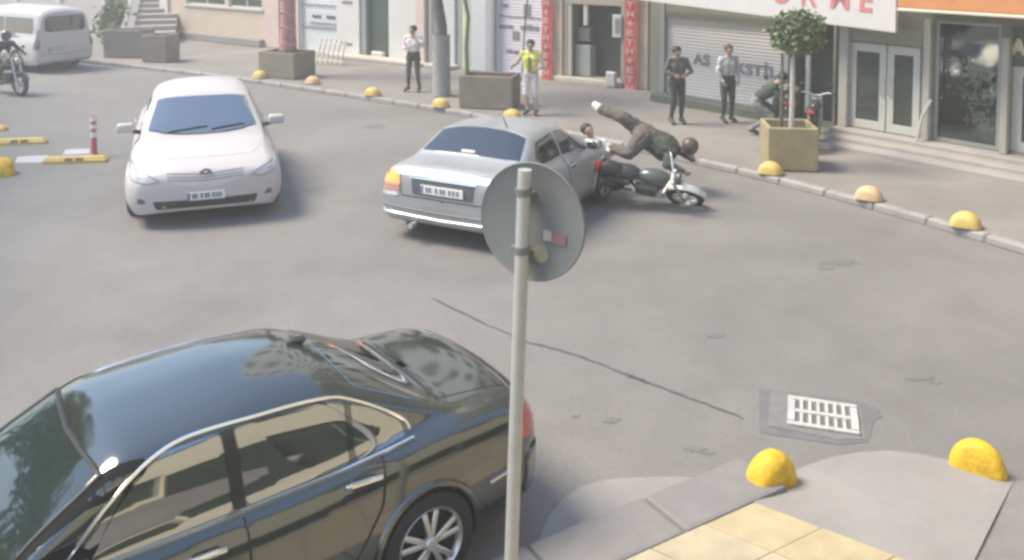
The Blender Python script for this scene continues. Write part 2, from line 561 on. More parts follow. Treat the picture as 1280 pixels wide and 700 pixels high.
tag(m.build('kerb_dome', YEL, smooth=True, loc=G(3, 218), rz=R(-60)), 'deep yellow dome on the road at the left edge beside the lane separators', 'kerb dome', 'kerb domes')
p = G(118, 196)
t = thing('delineator_post', 'red and white flexible delineator post at the end of a yellow separator', 'delineator post', (p.x, p.y, 0))
REDP = mat('red_plastic', (0.42, 0.10, 0.09), 0.5, var=0.1, vscale=10)
WHP = mat('white_band', (0.72, 0.70, 0.72), 0.45)
m = MB(); m.lathe([(0.13, 0), (0.12, .03), (0.07, .05), (0.055, .06)], 16); m.build('foot', REDP, t, True)
m = MB(); m.lathe([(0.052, .055), (0.047, .72), (0.03, .75), (0, .755)], 16); m.build('tube', REDP, t, True)
for z0, z1 in ((.36, .46), (.52, .60), (.66, .745)):
    m = MB(); m.lathe([(0.0535, z0), (0.0525, z1)], 16, caps=False); m.build('band', WHP, t, True)
# ------------------------------------------------------------------ facades
class Fac:
    def __init__(s, a, b):
        s.o = Vector((a[0], a[1], 0)); d = Vector((b[0] - a[0], b[1] - a[1], 0))
        s.u = d.normalized(); s.back = Vector((-s.u.y, s.u.x, 0)); s.rz = math.atan2(s.u.y, s.u.x)
    def at(s, px, py, off=0.0):                          # off: metres in front of the wall
        d = ray(px, py); o = s.o - s.back * off
        t = (o - Vector((0, 0, H))).dot(s.back) / Vector((d.x, d.y, 0)).dot(s.back)
        p = Vector((d.x * t, d.y * t, H + d.z * t))
        return (p - s.o).dot(s.u), p.z
    def root(s, name, label, cat='building', group=None):
        return thing(name, label, cat, s.o, s.rz, group)
def pbox(mb, s0, s1, y0, y1, z0, z1, b=0.0, m=0):
    return mb.box(((s0 + s1) / 2, (y0 + y1) / 2, (z0 + z1) / 2), (abs(s1 - s0), abs(y1 - y0), abs(z1 - z0)), b=b, m=m)
def wall_holes(mb, s0, s1, z0, z1, holes, depth):
    xs = sorted({s0, s1} | {h for q in holes for h in q[:2]}); zs = sorted({z0, z1} | {h for q in holes for h in q[2:]})
    xs = [x for x in xs if s0 <= x <= s1]; zs = [z for z in zs if z0 <= z <= z1]
    for a, b in zip(xs, xs[1:]):
        for c, d in zip(zs, zs[1:]):
            mx, mz = (a + b) / 2, (c + d) / 2
            if any(q[0] < mx < q[1] and q[2] < mz < q[3] for q in holes): continue
            mb.quad((a, 0, c), (b, 0, c), (b, 0, d), (a, 0, d))
    for q in holes:
        a, b, c, d = q
        mb.quad((a, 0, c), (a, depth, c), (a, depth, d), (a, 0, d)); mb.quad((b, 0, c), (b, depth, c), (b, depth, d), (b, 0, d))
        mb.quad((a, 0, d), (b, 0, d), (b, depth, d), (a, depth, d)); mb.quad((a, 0, c), (b, 0, c), (b, depth, c), (a, depth, c))
def shell(mb, s0, s1, z0, z1, dp):                       # sides, back and roof behind a front wall
    mb.quad((s0, 0, z0), (s0, dp, z0), (s0, dp, z1), (s0, 0, z1)); mb.quad((s1, 0, z0), (s1, dp, z0), (s1, dp, z1), (s1, 0, z1))
    mb.quad((s0, dp, z0), (s1, dp, z0), (s1, dp, z1), (s0, dp, z1)); mb.quad((s0, 0, z1), (s1, 0, z1), (s1, dp, z1), (s0, dp, z1))
def window(root, s0, s1, z0, z1, y, fm, gm, mull=0, fw=0.06):
    f = MB()
    pbox(f, s0, s1, y - .03, y + .03, z1 - fw, z1); pbox(f, s0, s1, y - .03, y + .03, z0, z0 + fw)
    pbox(f, s0, s0 + fw, y - .03, y + .03, z0 + fw, z1 - fw); pbox(f, s1 - fw, s1, y - .03, y + .03, z0 + fw, z1 - fw)
    for k in range(mull):
        c = s0 + (s1 - s0) * (k + 1) / (mull + 1); pbox(f, c - fw / 2, c + fw / 2, y - .025, y + .025, z0 + fw, z1 - fw)
    fo = f.build('window', fm, root)
    p = MB(); pbox(p, s0 + fw, s1 - fw, y - .004, y + .004, z0 + fw, z1 - fw); p.build('pane', gm, fo)
    return fo
def upper_windows(root, s0, s1, z0, z1, fm, gm, n, holes):
    fl = int((z1 - z0) / 3.0)
    for k in range(fl):
        for j in range(n):
            wd = (s1 - s0) / n
            a = s0 + wd * j + wd * .22; b = a + wd * .56
            holes.append((a, b, z0 + 3.0 * k + .9, z0 + 3.0 * k + 2.3))
    return [h for h in holes[-fl * n:]] if fl * n else []

FA = Fac((-14.0, 36.9), (2.74, 24.0))
FB = Fac((3.3, 22.4), (4.3, 21.25))
FC = Fac((6.0, 18.2), (7.0, 16.97))
BZ = 0.12

BEIGE = mat('beige_plaster', (0.58, 0.46, 0.36), 0.85, var=0.07, vscale=1.2, bump=0.2, bscale=60)
PINKW = mat('pink_plaster', (0.62, 0.48, 0.42), 0.85, var=0.07, vscale=1.5)
WHITEW = mat('white_plaster', (0.64, 0.61, 0.58), 0.8, var=0.06, vscale=1.4)
COOLW = mat('cool_white_panel', (0.56, 0.59, 0.58), 0.6, var=0.05, vscale=1.5)
GREYB = mat('grey_beige_plaster', (0.34, 0.30, 0.25), 0.85, var=0.1, vscale=1.5)
PLINTH = mat('plinth_stone', (0.27, 0.25, 0.23), 0.85, var=0.15, vscale=3)
SHUT = mat('shutter_metal', (0.60, 0.565, 0.53), 0.5, var=0.06, vscale=2)
SHUTW = mat('white_shutter', (0.62, 0.63, 0.63), 0.5, var=0.05, vscale=2)
ALU = mat('grey_aluminium', (0.33, 0.34, 0.33), 0.45, metal=0.3)
REDB = mat('red_banner', (0.50, 0.10, 0.085), 0.7, var=0.15, vscale=3)
INK = mat('dark_print', (0.06, 0.06, 0.085), 0.7)
GREYINK = mat('grey_print', (0.19, 0.19, 0.20), 0.7)

# ---- beige house at the left ------------------------------------------------
s0, _ = FA.at(203, 40); s1, _ = FA.at(351, 60); hb = 6.4
t = FA.root('beige_house', 'beige plastered house with paired windows above the kerb at the left')
_, zw = FA.at(280, 8)
holes = []
wx = [(FA.at(233, 5)[0], FA.at(281, 5)[0]), (FA.at(286, 5)[0], FA.at(327, 5)[0])]
for a, b in wx: holes.append((a, b, zw, zw + 1.3)); holes.append((a, b, zw + 2.6, zw + 3.8))
m = MB(); wall_holes(m, s0, s1, BZ, hb, holes, .14); shell(m, s0, s1, BZ, hb, 9); m.build('wall', BEIGE, t)
for a, b, c, d in holes: window(t, a, b, c, d, .12, FRAMEW, SHOPGL, 1)
m = MB(); pbox(m, wx[0][0] - .1, wx[1][1] + .1, -.06, .0, zw - .09, zw - .01, b=.01); m.build('sill', FRAMEW, t)
m = MB(); pbox(m, s0 - .02, FA.at(333, 60)[0], -.30, -.003, BZ - .01, BZ + .26, b=.02); m.build('plinth', PLINTH, t)
m = MB(); pbox(m, s0 - .02, s0 + .55, -.10, -.004, BZ + .27, hb - .02, b=.01); m.build('pilaster', WHITEW, t)
m = MB(); pbox(m, FA.at(333, 40)[0], s1, -.08, -.004, BZ, hb - .02, b=.01); m.build('pilaster', PINKW, t)
m = MB(); pbox(m, s0 - .2, s1 + .1, -.35, 9.2, hb, hb + .18, b=.02); m.build('roof', PLINTH, t)

# ---- white shop -------------------------------------------------------------
s0, _ = FA.at(352, 60); s1, _ = FA.at(541, 85); hs = 22.0
t = FA.root('white_shop', 'white shop front with roller shutter and dark green doorway')
a1, a2 = FA.at(376, 50)[0], FA.at(421, 50)[0]; d1_, d2_ = FA.at(449, 50)[0], FA.at(486, 50)[0]
holes = [(a1, a2, BZ, 2.75), (d1_, d2_, BZ + .02, 2.9)]
up = upper_windows(t, s0, s1, 4.0, hs, FRAMEW, SHOPGL, 4, holes)
m = MB(); wall_holes(m, s0, s1, BZ, hs, holes, .25); shell(m, s0, s1, BZ, hs, 10); m.build('wall', WHITEW, t)
for q in up: window(t, *q, .2, FRAMEW, SHOPGL)
def shutter(root, a, b, z0, z1, y, mt, step=0.09):
    m_ = MB(); k = 0; z = z0
    pts = []
    while z < z1 - 1e-4:
        zz = min(z + step, z1)
        pts += [(y, z), (y - .012, z + (zz - z) * .35), (y - .012, z + (zz - z) * .75)]
        z = zz
    pts.append((y, z1))
    vsx = [(x, p[0], p[1]) for p in pts for x in (a, b)]
    m_.add(vsx, [[2 * i, 2 * i + 1, 2 * i + 3, 2 * i + 2] for i in range(len(pts) - 1)])
    return m_.build('roller_shutter', mt, root)
shutter(t, a1, a2, BZ, 2.75, .12, SHUTW)
x0, zs1 = FA.at(383, 12); x1, zs0 = FA.at(420, 30)
sg = MB(); pbox(sg, x0, x1, .04, .085, zs0, zs1, b=.01); so = sg.build('sign_board', COOLW, t)
for f0, f1 in ((.18, .50), (.66, .98)):
    zc = zs0 + (zs1 - zs0) * .48
    sg = MB()
    n_ = 4; wL = (x1 - x0) * (f1 - f0)
    for k in range(n_):
        q = x0 + (x1 - x0) * f0 + wL * k / n_
        pbox(sg, q, q + wL / n_ * .75, .028, .037, zc - .05 - .012 * (k % 2), zc + .05 + .015 * ((k + 1) % 2))
    sg.build('print', INK, so)
for yy in (6, 34):                                        # bands over the shutter
    zb_ = FA.at(398, yy)[1]; sg = MB(); pbox(sg, a1, a2, .06, .09, zb_ - .02, zb_ + .02); sg.build('shutter_rail', ALU, t)
zp = FA.at(434, 3)[1]
for k, yy in ((0, 3), (1, 55)):
    zp = FA.at(434, yy)[1]; q0, q1 = FA.at(428, yy)[0], FA.at(441, yy)[0]
    sg = MB()
    for j in range(4):
        aa = q0 + (q1 - q0) * j / 4; pbox(sg, aa, aa + (q1 - q0) * .19, -.012, -.003, zp - .05, zp + .05)
    sg.build('print', GREYINK, t)
m = MB(); pbox(m, d1_ + .27, d2_ - .02, .2, .24, BZ + .02, 2.88); dr = m.build('door', mat('dark_green_door', (0.050, 0.075, 0.055), 0.5, var=0.15, vscale=2), t)
m = MB(); pbox(m, d1_ + .003, d1_ + .26, .05, .22, BZ + .02, 2.88); m.build('door_frame', ALU, t)
q0, zq = FA.at(462, 68); m = MB(); pbox(m, q0, q0 + .55, .04, .19, zq - .1, zq + .1, b=.03); m.build('doorstep', WHITEW, t)
m = MB(); pbox(m, FA.at(521, 60)[0], FA.at(533, 60)[0], -.05, -.003, BZ, 4, b=.01); m.build('pilaster', PINKW, t)
m = MB(); q0 = FA.at(537, 60)[0]; m.tube([(q0, -.14, BZ), (q0, -.14, 6)], .085, 10); m.build('drain_pipe', PLINTH, t, True)
m = MB(); pbox(m, FA.at(352, 60)[0] + .01, FA.at(375, 60)[0], -.05, -.003, BZ, 3.3, b=.01); m.build('pilaster', PINKW, t)
m = MB(); pbox(m, FA.at(425, 60)[0], s1 - .02, -.55, -.003, BZ - .01, BZ + .10, b=.02); m.build('step', mat('pale_step', (0.5, .45, .39), .85, var=.1, vscale=3), t)

# ---- shuttered shop ---------------------------------------------------------
s0, _ = FA.at(542, 85); s1, _ = FA.at(690, 100)
t = FA.root('shuttered_shop', 'pale panelled shop with posters on its shutter behind the yellow vest person')
holes = [(FA.at(568, 60)[0], FA.at(589, 60)[0], BZ, 3.0), (FA.at(622, 60)[0], FA.at(677, 60)[0], BZ, 3.0)]
up = upper_windows(t, s0, s1, 4.0, hs, FRAMEW, SHOPGL, 3, holes)
m = MB(); wall_holes(m, s0, s1, BZ, hs, holes, .22); shell(m, s0, s1, BZ, hs, 10); m.build('wall', COOLW, t)
for q in up: window(t, *q, .2, FRAMEW, SHOPGL)
GSTR = mat('pale_green_panel', (0.40, 0.45, 0.36), 0.6)
YSTR = mat('pale_lime_panel', (0.62, 0.64, 0.46), 0.6)
LIL = mat('lilac_shutter', (0.62, 0.57, 0.62), 0.55, var=0.06, vscale=2)
q = holes[0]; wq = (q[1] - q[0]) / 3
for k, mm in enumerate((GSTR, YSTR, GSTR)):
    m = MB(); pbox(m, q[0] + wq * k + .01, q[0] + wq * (k + 1) - .01, .08, .13, BZ, 2.98, b=.012); m.build('door_panel', mm, t)
m = MB(); pbox(m, FA.at(608, 60)[0], FA.at(616, 60)[0], -.06, -.003, BZ, 3.6, b=.01); m.build('post', mat('lilac_grey', (.42, .39, .43), .6), t)
m = MB(); pbox(m, FA.at(617, 60)[0], FA.at(620.5, 60)[0], -.10, -.004, BZ, 3.6, b=.01); m.build('post', ALU, t)
q = holes[1]; shutter(t, q[0], q[1], BZ, 2.98, .12, LIL)
for px0, px1, py, hh in ((622, 676, 20, .03), (622, 640, 33, .07), (648, 672, 34, .08), (630, 650, 64, .07), (625, 634, 7, .05), (638, 648, 45, .16), (652, 662, 12, .20)):
    a, zc = FA.at(px0, py); b, _ = FA.at(px1, py)
    m = MB(); n_ = max(1, int((b - a) / .22))
    for k in range(n_):
        x = a + (b - a) * k / n_; pbox(m, x, x + (b - a) / n_ * .86, .095, .104, zc - hh * random.uniform(.6, 1), zc + hh * random.uniform(.6, 1))
    m.build('print', GREYINK, t)
m = MB(); pbox(m, s0 + .02, FA.at(575, 90)[0], -.5, -.003, BZ - .01, BZ + .11, b=.02); m.build('step', MATS['pale_step'], t)

# ---- open shop --------------------------------------------------------------
s0, _ = FA.at(690.5, 100); s1, _ = FA.at(813, 118)
t = FA.root('open_shop', 'grey beige shop with a dark open front between two red banners')
h0, h1 = FA.at(709, 70)[0], FA.at(776, 70)[0]; zt_ = FA.at(740, 6)[1]
holes = [(h0, h1, BZ + .12, zt_)]
up = upper_windows(t, s0, s1, 4.0, hs, FRAMEW, SHOPGL, 2, holes)
m = MB(); wall_holes(m, s0, s1, BZ, hs, holes, .6); shell(m, s0, s1, BZ, hs, 10); m.build('wall', GREYB, t)
for q in up: window(t, *q, .2, FRAMEW, SHOPGL)
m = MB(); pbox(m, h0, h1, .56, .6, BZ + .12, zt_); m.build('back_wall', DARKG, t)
m = MB(); pbox(m, FA.at(672, 100)[0], FA.at(779, 100)[0], -.16, -.003, BZ - .02, BZ + .12, b=.015); m.build('doorstep', MATS['pale_step'], t)
for px, ybot in ((711, 102), (731, 32)):
    q0 = FA.at(px - 2.5, 50)[0]; q1 = FA.at(px + 2.5, 50)[0]; zb_ = FA.at(px, ybot)[1] if ybot < 100 else BZ + .125
    m = MB(); pbox(m, q0, q1, .02, .12, zb_, zt_ - .005, b=.01); m.build('post', mat('post_cream', (.50, .48, .42), .6), t)
m = MB(); a, z0 = FA.at(713, 90); b, z1 = FA.at(733, 58); pbox(m, a, b, .2, .5, BZ + .125, z1, b=.02); m.build('cabinet', mat('cabinet_grey', (.30, .31, .28), .6, var=.1), t)
m = MB(); a, z0 = FA.at(716, 52); b, z1 = FA.at(732, 36); pbox(m, a, b, .22, .48, z0, z1, b=.02); m.build('fan_heater', mat('heater_dark', (.13, .125, .11), .6, var=.2), t)
a, z1 = FA.at(767, 18); b, z0 = FA.at(778, 47)
m = MB(); pbox(m, a, b, -.07, -.02, z0, z1, b=.01); so = m.build('sign_board', FRAMEW, t)
m = MB(); pbox(m, a + (b - a) * .35, a + (b - a) * .85, -.08, -.072, z0 + .12, z1 - .1); m.build('print', GREYINK, so)
m = MB(); pbox(m, FA.at(798, 60)[0], FA.at(811, 60)[0], -.06, -.003, BZ, 3.4, b=.01); m.build('pilaster', mat('tan_plaster', (.56, .44, .33), .85, var=.08), t)
m = MB(); pbox(m, FA.at(690.5, 60)[0] + .01, FA.at(704, 60)[0], -.06, -.003, BZ, 3.4, b=.01); m.build('pilaster', MATS['tan_plaster'], t)
m = MB(); a, z1 = FA.at(764, 103); b, _ = FA.at(776, 103); pbox(m, a, b, -.3, -.17, BZ, BZ + .4, b=.03); tag(m.build('white_bin', FRAMEW, loc=FA.o, rz=FA.rz), 'small pale bin standing at the foot of the red banner', 'bin')

# ---- red vertical banners ---------------------------------------------------
def banner(px0, px1, ytop, ybot, label):
    a, z0 = FA.at(px0, ybot, .2); b, z1 = FA.at(px1, ytop, .2)
    t_ = FA.root('vertical_banner', label, 'banner', 'red vertical banners')
    m_ = MB(); n_ = 12
    vsx = []
    for k in range(n_ + 1):
        z = z0 + (z1 + .6 - z0) * k / n_; yy = -.2 + .025 * math.sin(k * 1.1)
        vsx += [(a, yy, z), (b, yy, z), (a, yy + .012, z), (b, yy + .012, z)]
    fs = []
    for k in range(n_):
        i = 4 * k; fs += [[i, i + 1, i + 5, i + 4], [i + 2, i + 6, i + 7, i + 3], [i, i + 4, i + 6, i + 2], [i + 1, i + 3, i + 7, i + 5]]
    fs += [[0, 2, 3, 1], [4 * n_, 4 * n_ + 1, 4 * n_ + 3, 4 * n_ + 2]]
    m_.add(vsx, fs); m_.build('cloth', REDB, t_, True)
    nl = int((z1 + .5 - z0) / .24)
    for k in range(nl):
        zc = z0 + .2 + k * .24; w_ = (b - a) * .26; c = (a + b) / 2
        g_ = MB(); h_ = .075
        kind = k % 4                                      # worn capitals, past reading
        if kind == 0: bars = [(-1, -1, -.5, 1), (.5, -1, 1, 1), (-.5, -.2, .5, .2)]
        elif kind == 1: bars = [(-1, .6, 1, 1), (-.25, -1, .25, .6)]
        elif kind == 2: bars = [(-1, -1, -.5, 1), (-.5, -1, 1, -.6), (-.5, -.2, .6, .2), (-.5, .6, 1, 1)]
        else: bars = [(-.25, -1, .25, 1), (-1, -.2, -.25, .2), (.25, -.2, 1, .2)]
        for (u0, v0, u1, v1) in bars: pbox(g_, c + u0 * w_, c + u1 * w_, -.246, -.238, zc + v0 * h_, zc + v1 * h_)
        g_.build('letter', mat('banner_letters', (.54, .36, .33), .7), t_)
    q = MB(); q.tube([(a - .05, -.2, z1 + .61), (b + .05, -.2, z1 + .61)], .02, 8); q.build('rod', STEEL, t_, True)
banner(677, 690, 0, 99, 'narrow red banner with pale letters hanging behind the yellow vest person')
banner(780, 797, 0, 119, 'wide red banner with white letters hanging right of the dark open shop')

# ---- textile shop (long roller shutter) --------------------------------------
s0, _ = FB.at(813, 120); s1, _ = FB.at(1043, 165)
t = FB.root('textile_shop', 'shop with a long grey roller shutter behind the crash')
zt_ = FB.at(840, 15)[1]; q0 = FB.at(831, 60)[0]; q1 = FB.at(981, 110)[0]; q2 = FB.at(1013, 100)[0]
zt2 = FB.at(960, 40)[1]
zb_ = FB.at(890, 134)[1]
holes = [(q0, q1, BZ + .02, zt_), (q1 + .1, s1 - .06, BZ + .02, zt_)]
up = upper_windows(t, s0, s1, 4.0, hs, FRAMEW, SHOPGL, 3, holes)
m = MB(); wall_holes(m, s0, s1, BZ, hs, holes, .5); shell(m, s0, s1, BZ, hs, 12); m.build('wall', mat('olive_plaster', (.22, .22, .17), .85, var=.12), t)
for q in up: window(t, *q, .2, FRAMEW, SHOPGL)
shutter(t, q0, q1, zb_, zt_ - .14, .10, SHUT, 0.075)
m = MB(); pbox(m, q0, q1, .0, .3, zt_ - .14, zt_); m.build('shutter_box', mat('olive_dark', (.13, .14, .11), .7), t)
m = MB(); pbox(m, q0, q1, .05, .4, BZ + .02, zb_ - .002); m.build('dark_base', mat('olive_base', (.10, .11, .085), .8, var=.15), t)
m = MB(); pbox(m, q0 - .1, q1 + .02, -.42, -.003, BZ - .05, BZ + .17, b=.015); m.build('dark_step', MATS['olive_base'], t)
def fb_text(body, px, py, size, mtl, sx=1.0, y=.075):
    s_, z_ = FB.at(px, py, -.08); return text_mesh(body, size, mtl, 'lettering', t, (s_, y, z_), sx=sx, bold=.008)
fb_text('AS', 877, 75, .36, GREYINK, 1.15)
fb_text('TEKSTİL', 934, 87, .34, GREYINK, 1.2)
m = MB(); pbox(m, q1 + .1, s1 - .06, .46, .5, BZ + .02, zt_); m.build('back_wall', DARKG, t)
for px, wd in ((984, 5), (1011, 6)):
    a, b = FB.at(px - wd / 2, 100, .02)[0], FB.at(px + wd / 2, 100, .02)[0]
    m = MB(); pbox(m, a, b, -.07, -.004, BZ, FB.at(px, 40)[1], b=.01); m.build('door_post', FRAMEW, t)
m = MB(); pbox(m, FB.at(826, 60)[0], FB.at(831, 60)[0], -.03, -.003, BZ, 3.2); m.build('shutter_guide', ALU, t)

# ---- corner shop with glass doors --------------------------------------------
FZ = 0.36
s0, _ = FC.at(1047, 150); s1 = FC.at(1280, 210)[0] + 5
t = FC.root('glass_front_shop', 'shop with white double glass doors and a display window above low steps')
d0, d1_ = FC.at(1061, 100)[0], FC.at(1151, 110)[0]; zt_ = FC.at(1100, 55)[1]
w0, w1 = FC.at(1168, 120)[0], FC.at(1249, 130)[0]; zw = FC.at(1210, 28)[1]
v0, v1 = FC.at(1263, 120)[0], s1 - .4
zd = FC.at(1105, 168)[1]
holes = [(d0, d1_, FZ, zt_), (w0, w1, FZ + .03, zw), (v0, v1, FZ + .05, zw)]
up = upper_windows(t, s0, s1, 4.4, hs, FRAMEW, SHOPGL, 4, holes)
m = MB(); wall_holes(m, s0, s1, BZ, hs, holes, .35); shell(m, s0, s1, BZ, hs, 12); m.build('wall', mat('greenish_plaster', (.19, .195, .15), .85, var=.1), t)
for q in up: window(t, *q, .2, FRAMEW, SHOPGL)
c = FC.at(1108, 100)[0]; fw = .13
for a, b in ((d0 + .02, c - .012), (c + .012, d1_ - .02)):
    m = MB(); z0, z1 = FZ + .01, zt_ - .01
    pbox(m, a, b, .0, .06, z1 - .16, z1, b=.008); pbox(m, a, b, .0, .06, z0, z0 + .16, b=.008)
    pbox(m, a, a + fw, .001, .059, z0 + .16, z1 - .16); pbox(m, b - fw, b, .001, .059, z0 + .16, z1 - .16)
    do = m.build('door', FRAMEW, t)
    m = MB(); pbox(m, a + fw, b - fw, .025, .032, z0 + .16, z1 - .16); m.build('pane', SHOPGL, do)
    hx = b - fw / 2 if a < c - .3 else a + fw / 2
    m = MB(); m.tube([(hx, -.02, .95 + FZ * .3), (hx, -.06, .98 + FZ * .3), (hx, -.06, 1.3 + FZ * .3), (hx, -.02, 1.33 + FZ * .3)], .016, 8); m.build('handle', STEEL, do, True)
for px, wd in ((1054, 11), (1158, 9), (1256, 10)):
    a, b = FC.at(px - wd / 2, 100, .1)[0], FC.at(px + wd / 2, 100, .1)[0]
    m = MB(); pbox(m, a, b, -.12, -.003, FZ, FC.at(px, 24)[1] if px != 1256 else FC.at(px, 46)[1], b=.012); m.build('pillar', mat('pillar_stone', (.38, .355, .31), .7, var=.08), t)
CLEAR = bpy.data.materials.new('clear_glass'); CLEAR.use_nodes = True
n_ = CLEAR.node_tree.nodes; n_.clear(); l_ = CLEAR.node_tree.links
tr_ = n_.new('ShaderNodeBsdfTransparent'); tr_.inputs[0].default_value = (.93, .96, .92, 1); gs_ = n_.new('ShaderNodeBsdfGlossy'); gs_.inputs['Roughness'].default_value = .04; gs_.inputs[0].default_value = (.9, .9, .9, 1)
mx_ = n_.new('ShaderNodeMixShader'); fr_ = n_.new('ShaderNodeFresnel'); fr_.inputs[0].default_value = 1.7; om_ = n_.new('ShaderNodeOutputMaterial')
l_.new(fr_.outputs[0], mx_.inputs[0]); l_.new(tr_.outputs[0], mx_.inputs[1]); l_.new(gs_.outputs[0], mx_.inputs[2]); l_.new(mx_.outputs[0], om_.inputs[0])
window(t, w0, w1, FZ + .03, zw, .05, ALU, CLEAR, 0, .05)
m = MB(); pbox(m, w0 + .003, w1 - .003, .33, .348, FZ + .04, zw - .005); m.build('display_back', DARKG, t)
m = MB(); pbox(m, w0 + .05, w1 - .05, .12, .32, FZ + .035, FZ + .30, b=.01); m.build('display_plinth', mat('plinth_sage', (.20, .22, .18), .7), t)
window(t, v0, v1, FZ + .05, FC.at(1270, 84)[1], .1, FRAMEW, SHOPGL, 0, .16)
m = MB(); pbox(m, v0, v1, .06, .12, FC.at(1270, 84)[1] + .01, zw); m.build('fascia_panel', mat('moss_panel', (.10, .13, .075), .7, var=.2), t)
s_, z_ = FC.at(1272, 60); text_mesh('A', .34, mat('cream_letter', (.62, .58, .42), .6), 'lettering', t, (s_, .045, z_), depth=.02, bold=.02)
m = MB(); pbox(m, d0 - .1, d1_ + .05, -.04, -.003, zt_ + .02, zt_ + .30, b=.01); m.build('lintel', mat('lintel_grey', (.22, .225, .18), .7), t)
FCm = mat('display_tan', (.50, .46, .38), .7, var=.3)
DISP = [mat('display_pale', (.62, .63, .56), .7, var=.3, vscale=12), FCm, mat('display_sage', (.40, .46, .36), .7, var=.3, vscale=12)]
# goods standing in the display window, in front of the glass backdrop
for k, (px, py, n_, sp) in enumerate(((1204, 88, 60, .16), (1222, 95, 70, .18), (1212, 124, 40, .13), (1228, 118, 34, .12), (1216, 146, 34, .13), (1224, 161, 24, .07), (1182, 84, 14, .06))):
    s_, z_ = FC.at(px, py, -.04)
    m = MB()
    for _ in range(n_):
        c_ = Vector((s_ + .09 + random.gauss(0, sp), random.uniform(.08, .20), z_ + random.gauss(0, sp * .62))); a_ = random.random() * 3.1
        u_ = Vector((math.cos(a_), .2, math.sin(a_))) * random.uniform(.03, .09); v_ = Vector((-math.sin(a_), .1, math.cos(a_))) * random.uniform(.015, .03)
        m.quad(c_ - u_, c_ + v_, c_ + u_, c_ - v_)
    m.build('display_foliage', DISP[k % 3], t)
for st, (dd, zz) in enumerate(((.34, FZ - .003), (.66, FZ - .085), (.98, FZ - .165))):
    m = MB(); pbox(m, s0 + .02 - .06 * st, s1 + 4, -dd, -dd + .36 if st else .02, BZ - .05, zz, b=.015); m.build('step', mat('step_stone', (.34, .31, .285), .85, var=.1, vscale=2.5), t)
a, z0 = FC.at(1149, 176, .2); m = MB(); m.tube([(a, -.3, FZ), (a + .05, -.22, FZ + .45), (a + .16, -.12, FZ + .75)], .03, 8); m.build('grab_rail', STEEL, t, True)

# ---- orange fascia and the big white banner ------------------------------------
a, z0 = FC.at(1122, 5, 1.1); b, z1 = FC.at(1280, 33, 1.1)
zz = (z0 + z1) / 2
t = FC.root('orange_sign', 'orange shop fascia with a cream lower edge at the top right', 'shop sign')
m = MB(); pbox(m, a, b + 4, -1.1, -.35, zz + .055, zz + 1.3, b=.02); m.build('board', mat('orange_board', (.56, .23, .085), .6, var=.08), t)
m = MB(); pbox(m, a, b + 4, -1.13, -.34, zz, zz + .052, b=.012); m.build('edge_trim', mat('cream_trim', (.64, .58, .46), .6), t)
m = MB(); pbox(m, a, b + 4, -.338, -.02, zz + .06, zz + .2); m.build('bracket', ALU, t)
FD = Fac((2.9, 21.0), (3.9, 19.75))
sa, za = FD.at(745, -7); sb, zb_ = FD.at(1119, 41)
t = FD.root('white_banner', 'large white banner with red capital letters over the shutter and doors', 'banner')
m = MB(); sl = (zb_ - za) / (sb - sa); hh = 1.5
m.add([(sa, 0, za), (sb, 0, zb_), (sb, 0, zb_ + hh), (sa, 0, za + hh), (sa, .09, za), (sb, .09, zb_), (sb, .09, zb_ + hh), (sa, .09, za + hh)], [[0, 1, 2, 3], [4, 7, 6, 5], [0, 4, 5, 1], [1, 5, 6, 2], [2, 6, 7, 3], [3, 7, 4, 0]])
m.build('cloth', mat('banner_white', (.60, .565, .54), .6, var=.04), t)
m = MB(); m.add([(sa, -.004, za + .02), (sb, -.004, zb_ + .02), (sb, -.004, zb_ + .05), (sa, -.004, za + .05)], [[0, 1, 2, 3]]); m.build('hem', mat('banner_hem', (.62, .60, .56), .6), t)
LET = mat('banner_red', (.62, .20, .19), .6)
for ch, px in (('Ö', 976), ('R', 1010), ('M', 1050), ('E', 1082)):
    s_, _ = FD.at(px, 10); zc = za + (s_ - sa) * sl
    zbot = FD.at(px, 5 + (px - 976) * .105)[1]
    o = text_mesh(ch, .62, LET, 'lettering', t, (s_, -.008, zbot + .22), rot=(math.pi / 2, -math.atan(sl), 0), depth=.008, sx=.92, bold=.012)
for s_ in (sa + .5, (sa + sb) / 2, sb - .3):
    m = MB(); z_ = za + (s_ - sa) * sl + .4; m.tube([(s_, .09, z_), (s_, .62, z_)], .025, 8); m.build('bracket', STEEL, t)

# ---- backdrop at the far left -------------------------------------------------
FG = Fac((-40, 62), (-14.5, 49))
t = FG.root('pale_apartment_block', 'pale apartment block at the back of the stepped alley')
s0, s1 = 2, 34
holes = []
for k in range(5):
    for j in range(8):
        a = s0 + .8 + j * 4; holes.append((a, a + 1.7, .9 + 3 * k, 2.5 + 3 * k))
m = MB(); wall_holes(m, s0, s1, 0, 9, [h for h in holes if h[3] < 9], .2); shell(m, s0, s1, 0, 9, 8); m.build('wall', mat('grey_pink_plaster', (.52, .46, .44), .85, var=.1), t)
for h_ in holes:
    if h_[3] < 9: window(t, *h_, .15, FRAMEW, SHOPGL, 1)
for j in range(9):
    m = MB(); q = s0 + .2 + j * 4; pbox(m, q - .18, q + .18, -.15, -.003, 0, 8.9, b=.01); m.build('pilaster', WHITEW, t)
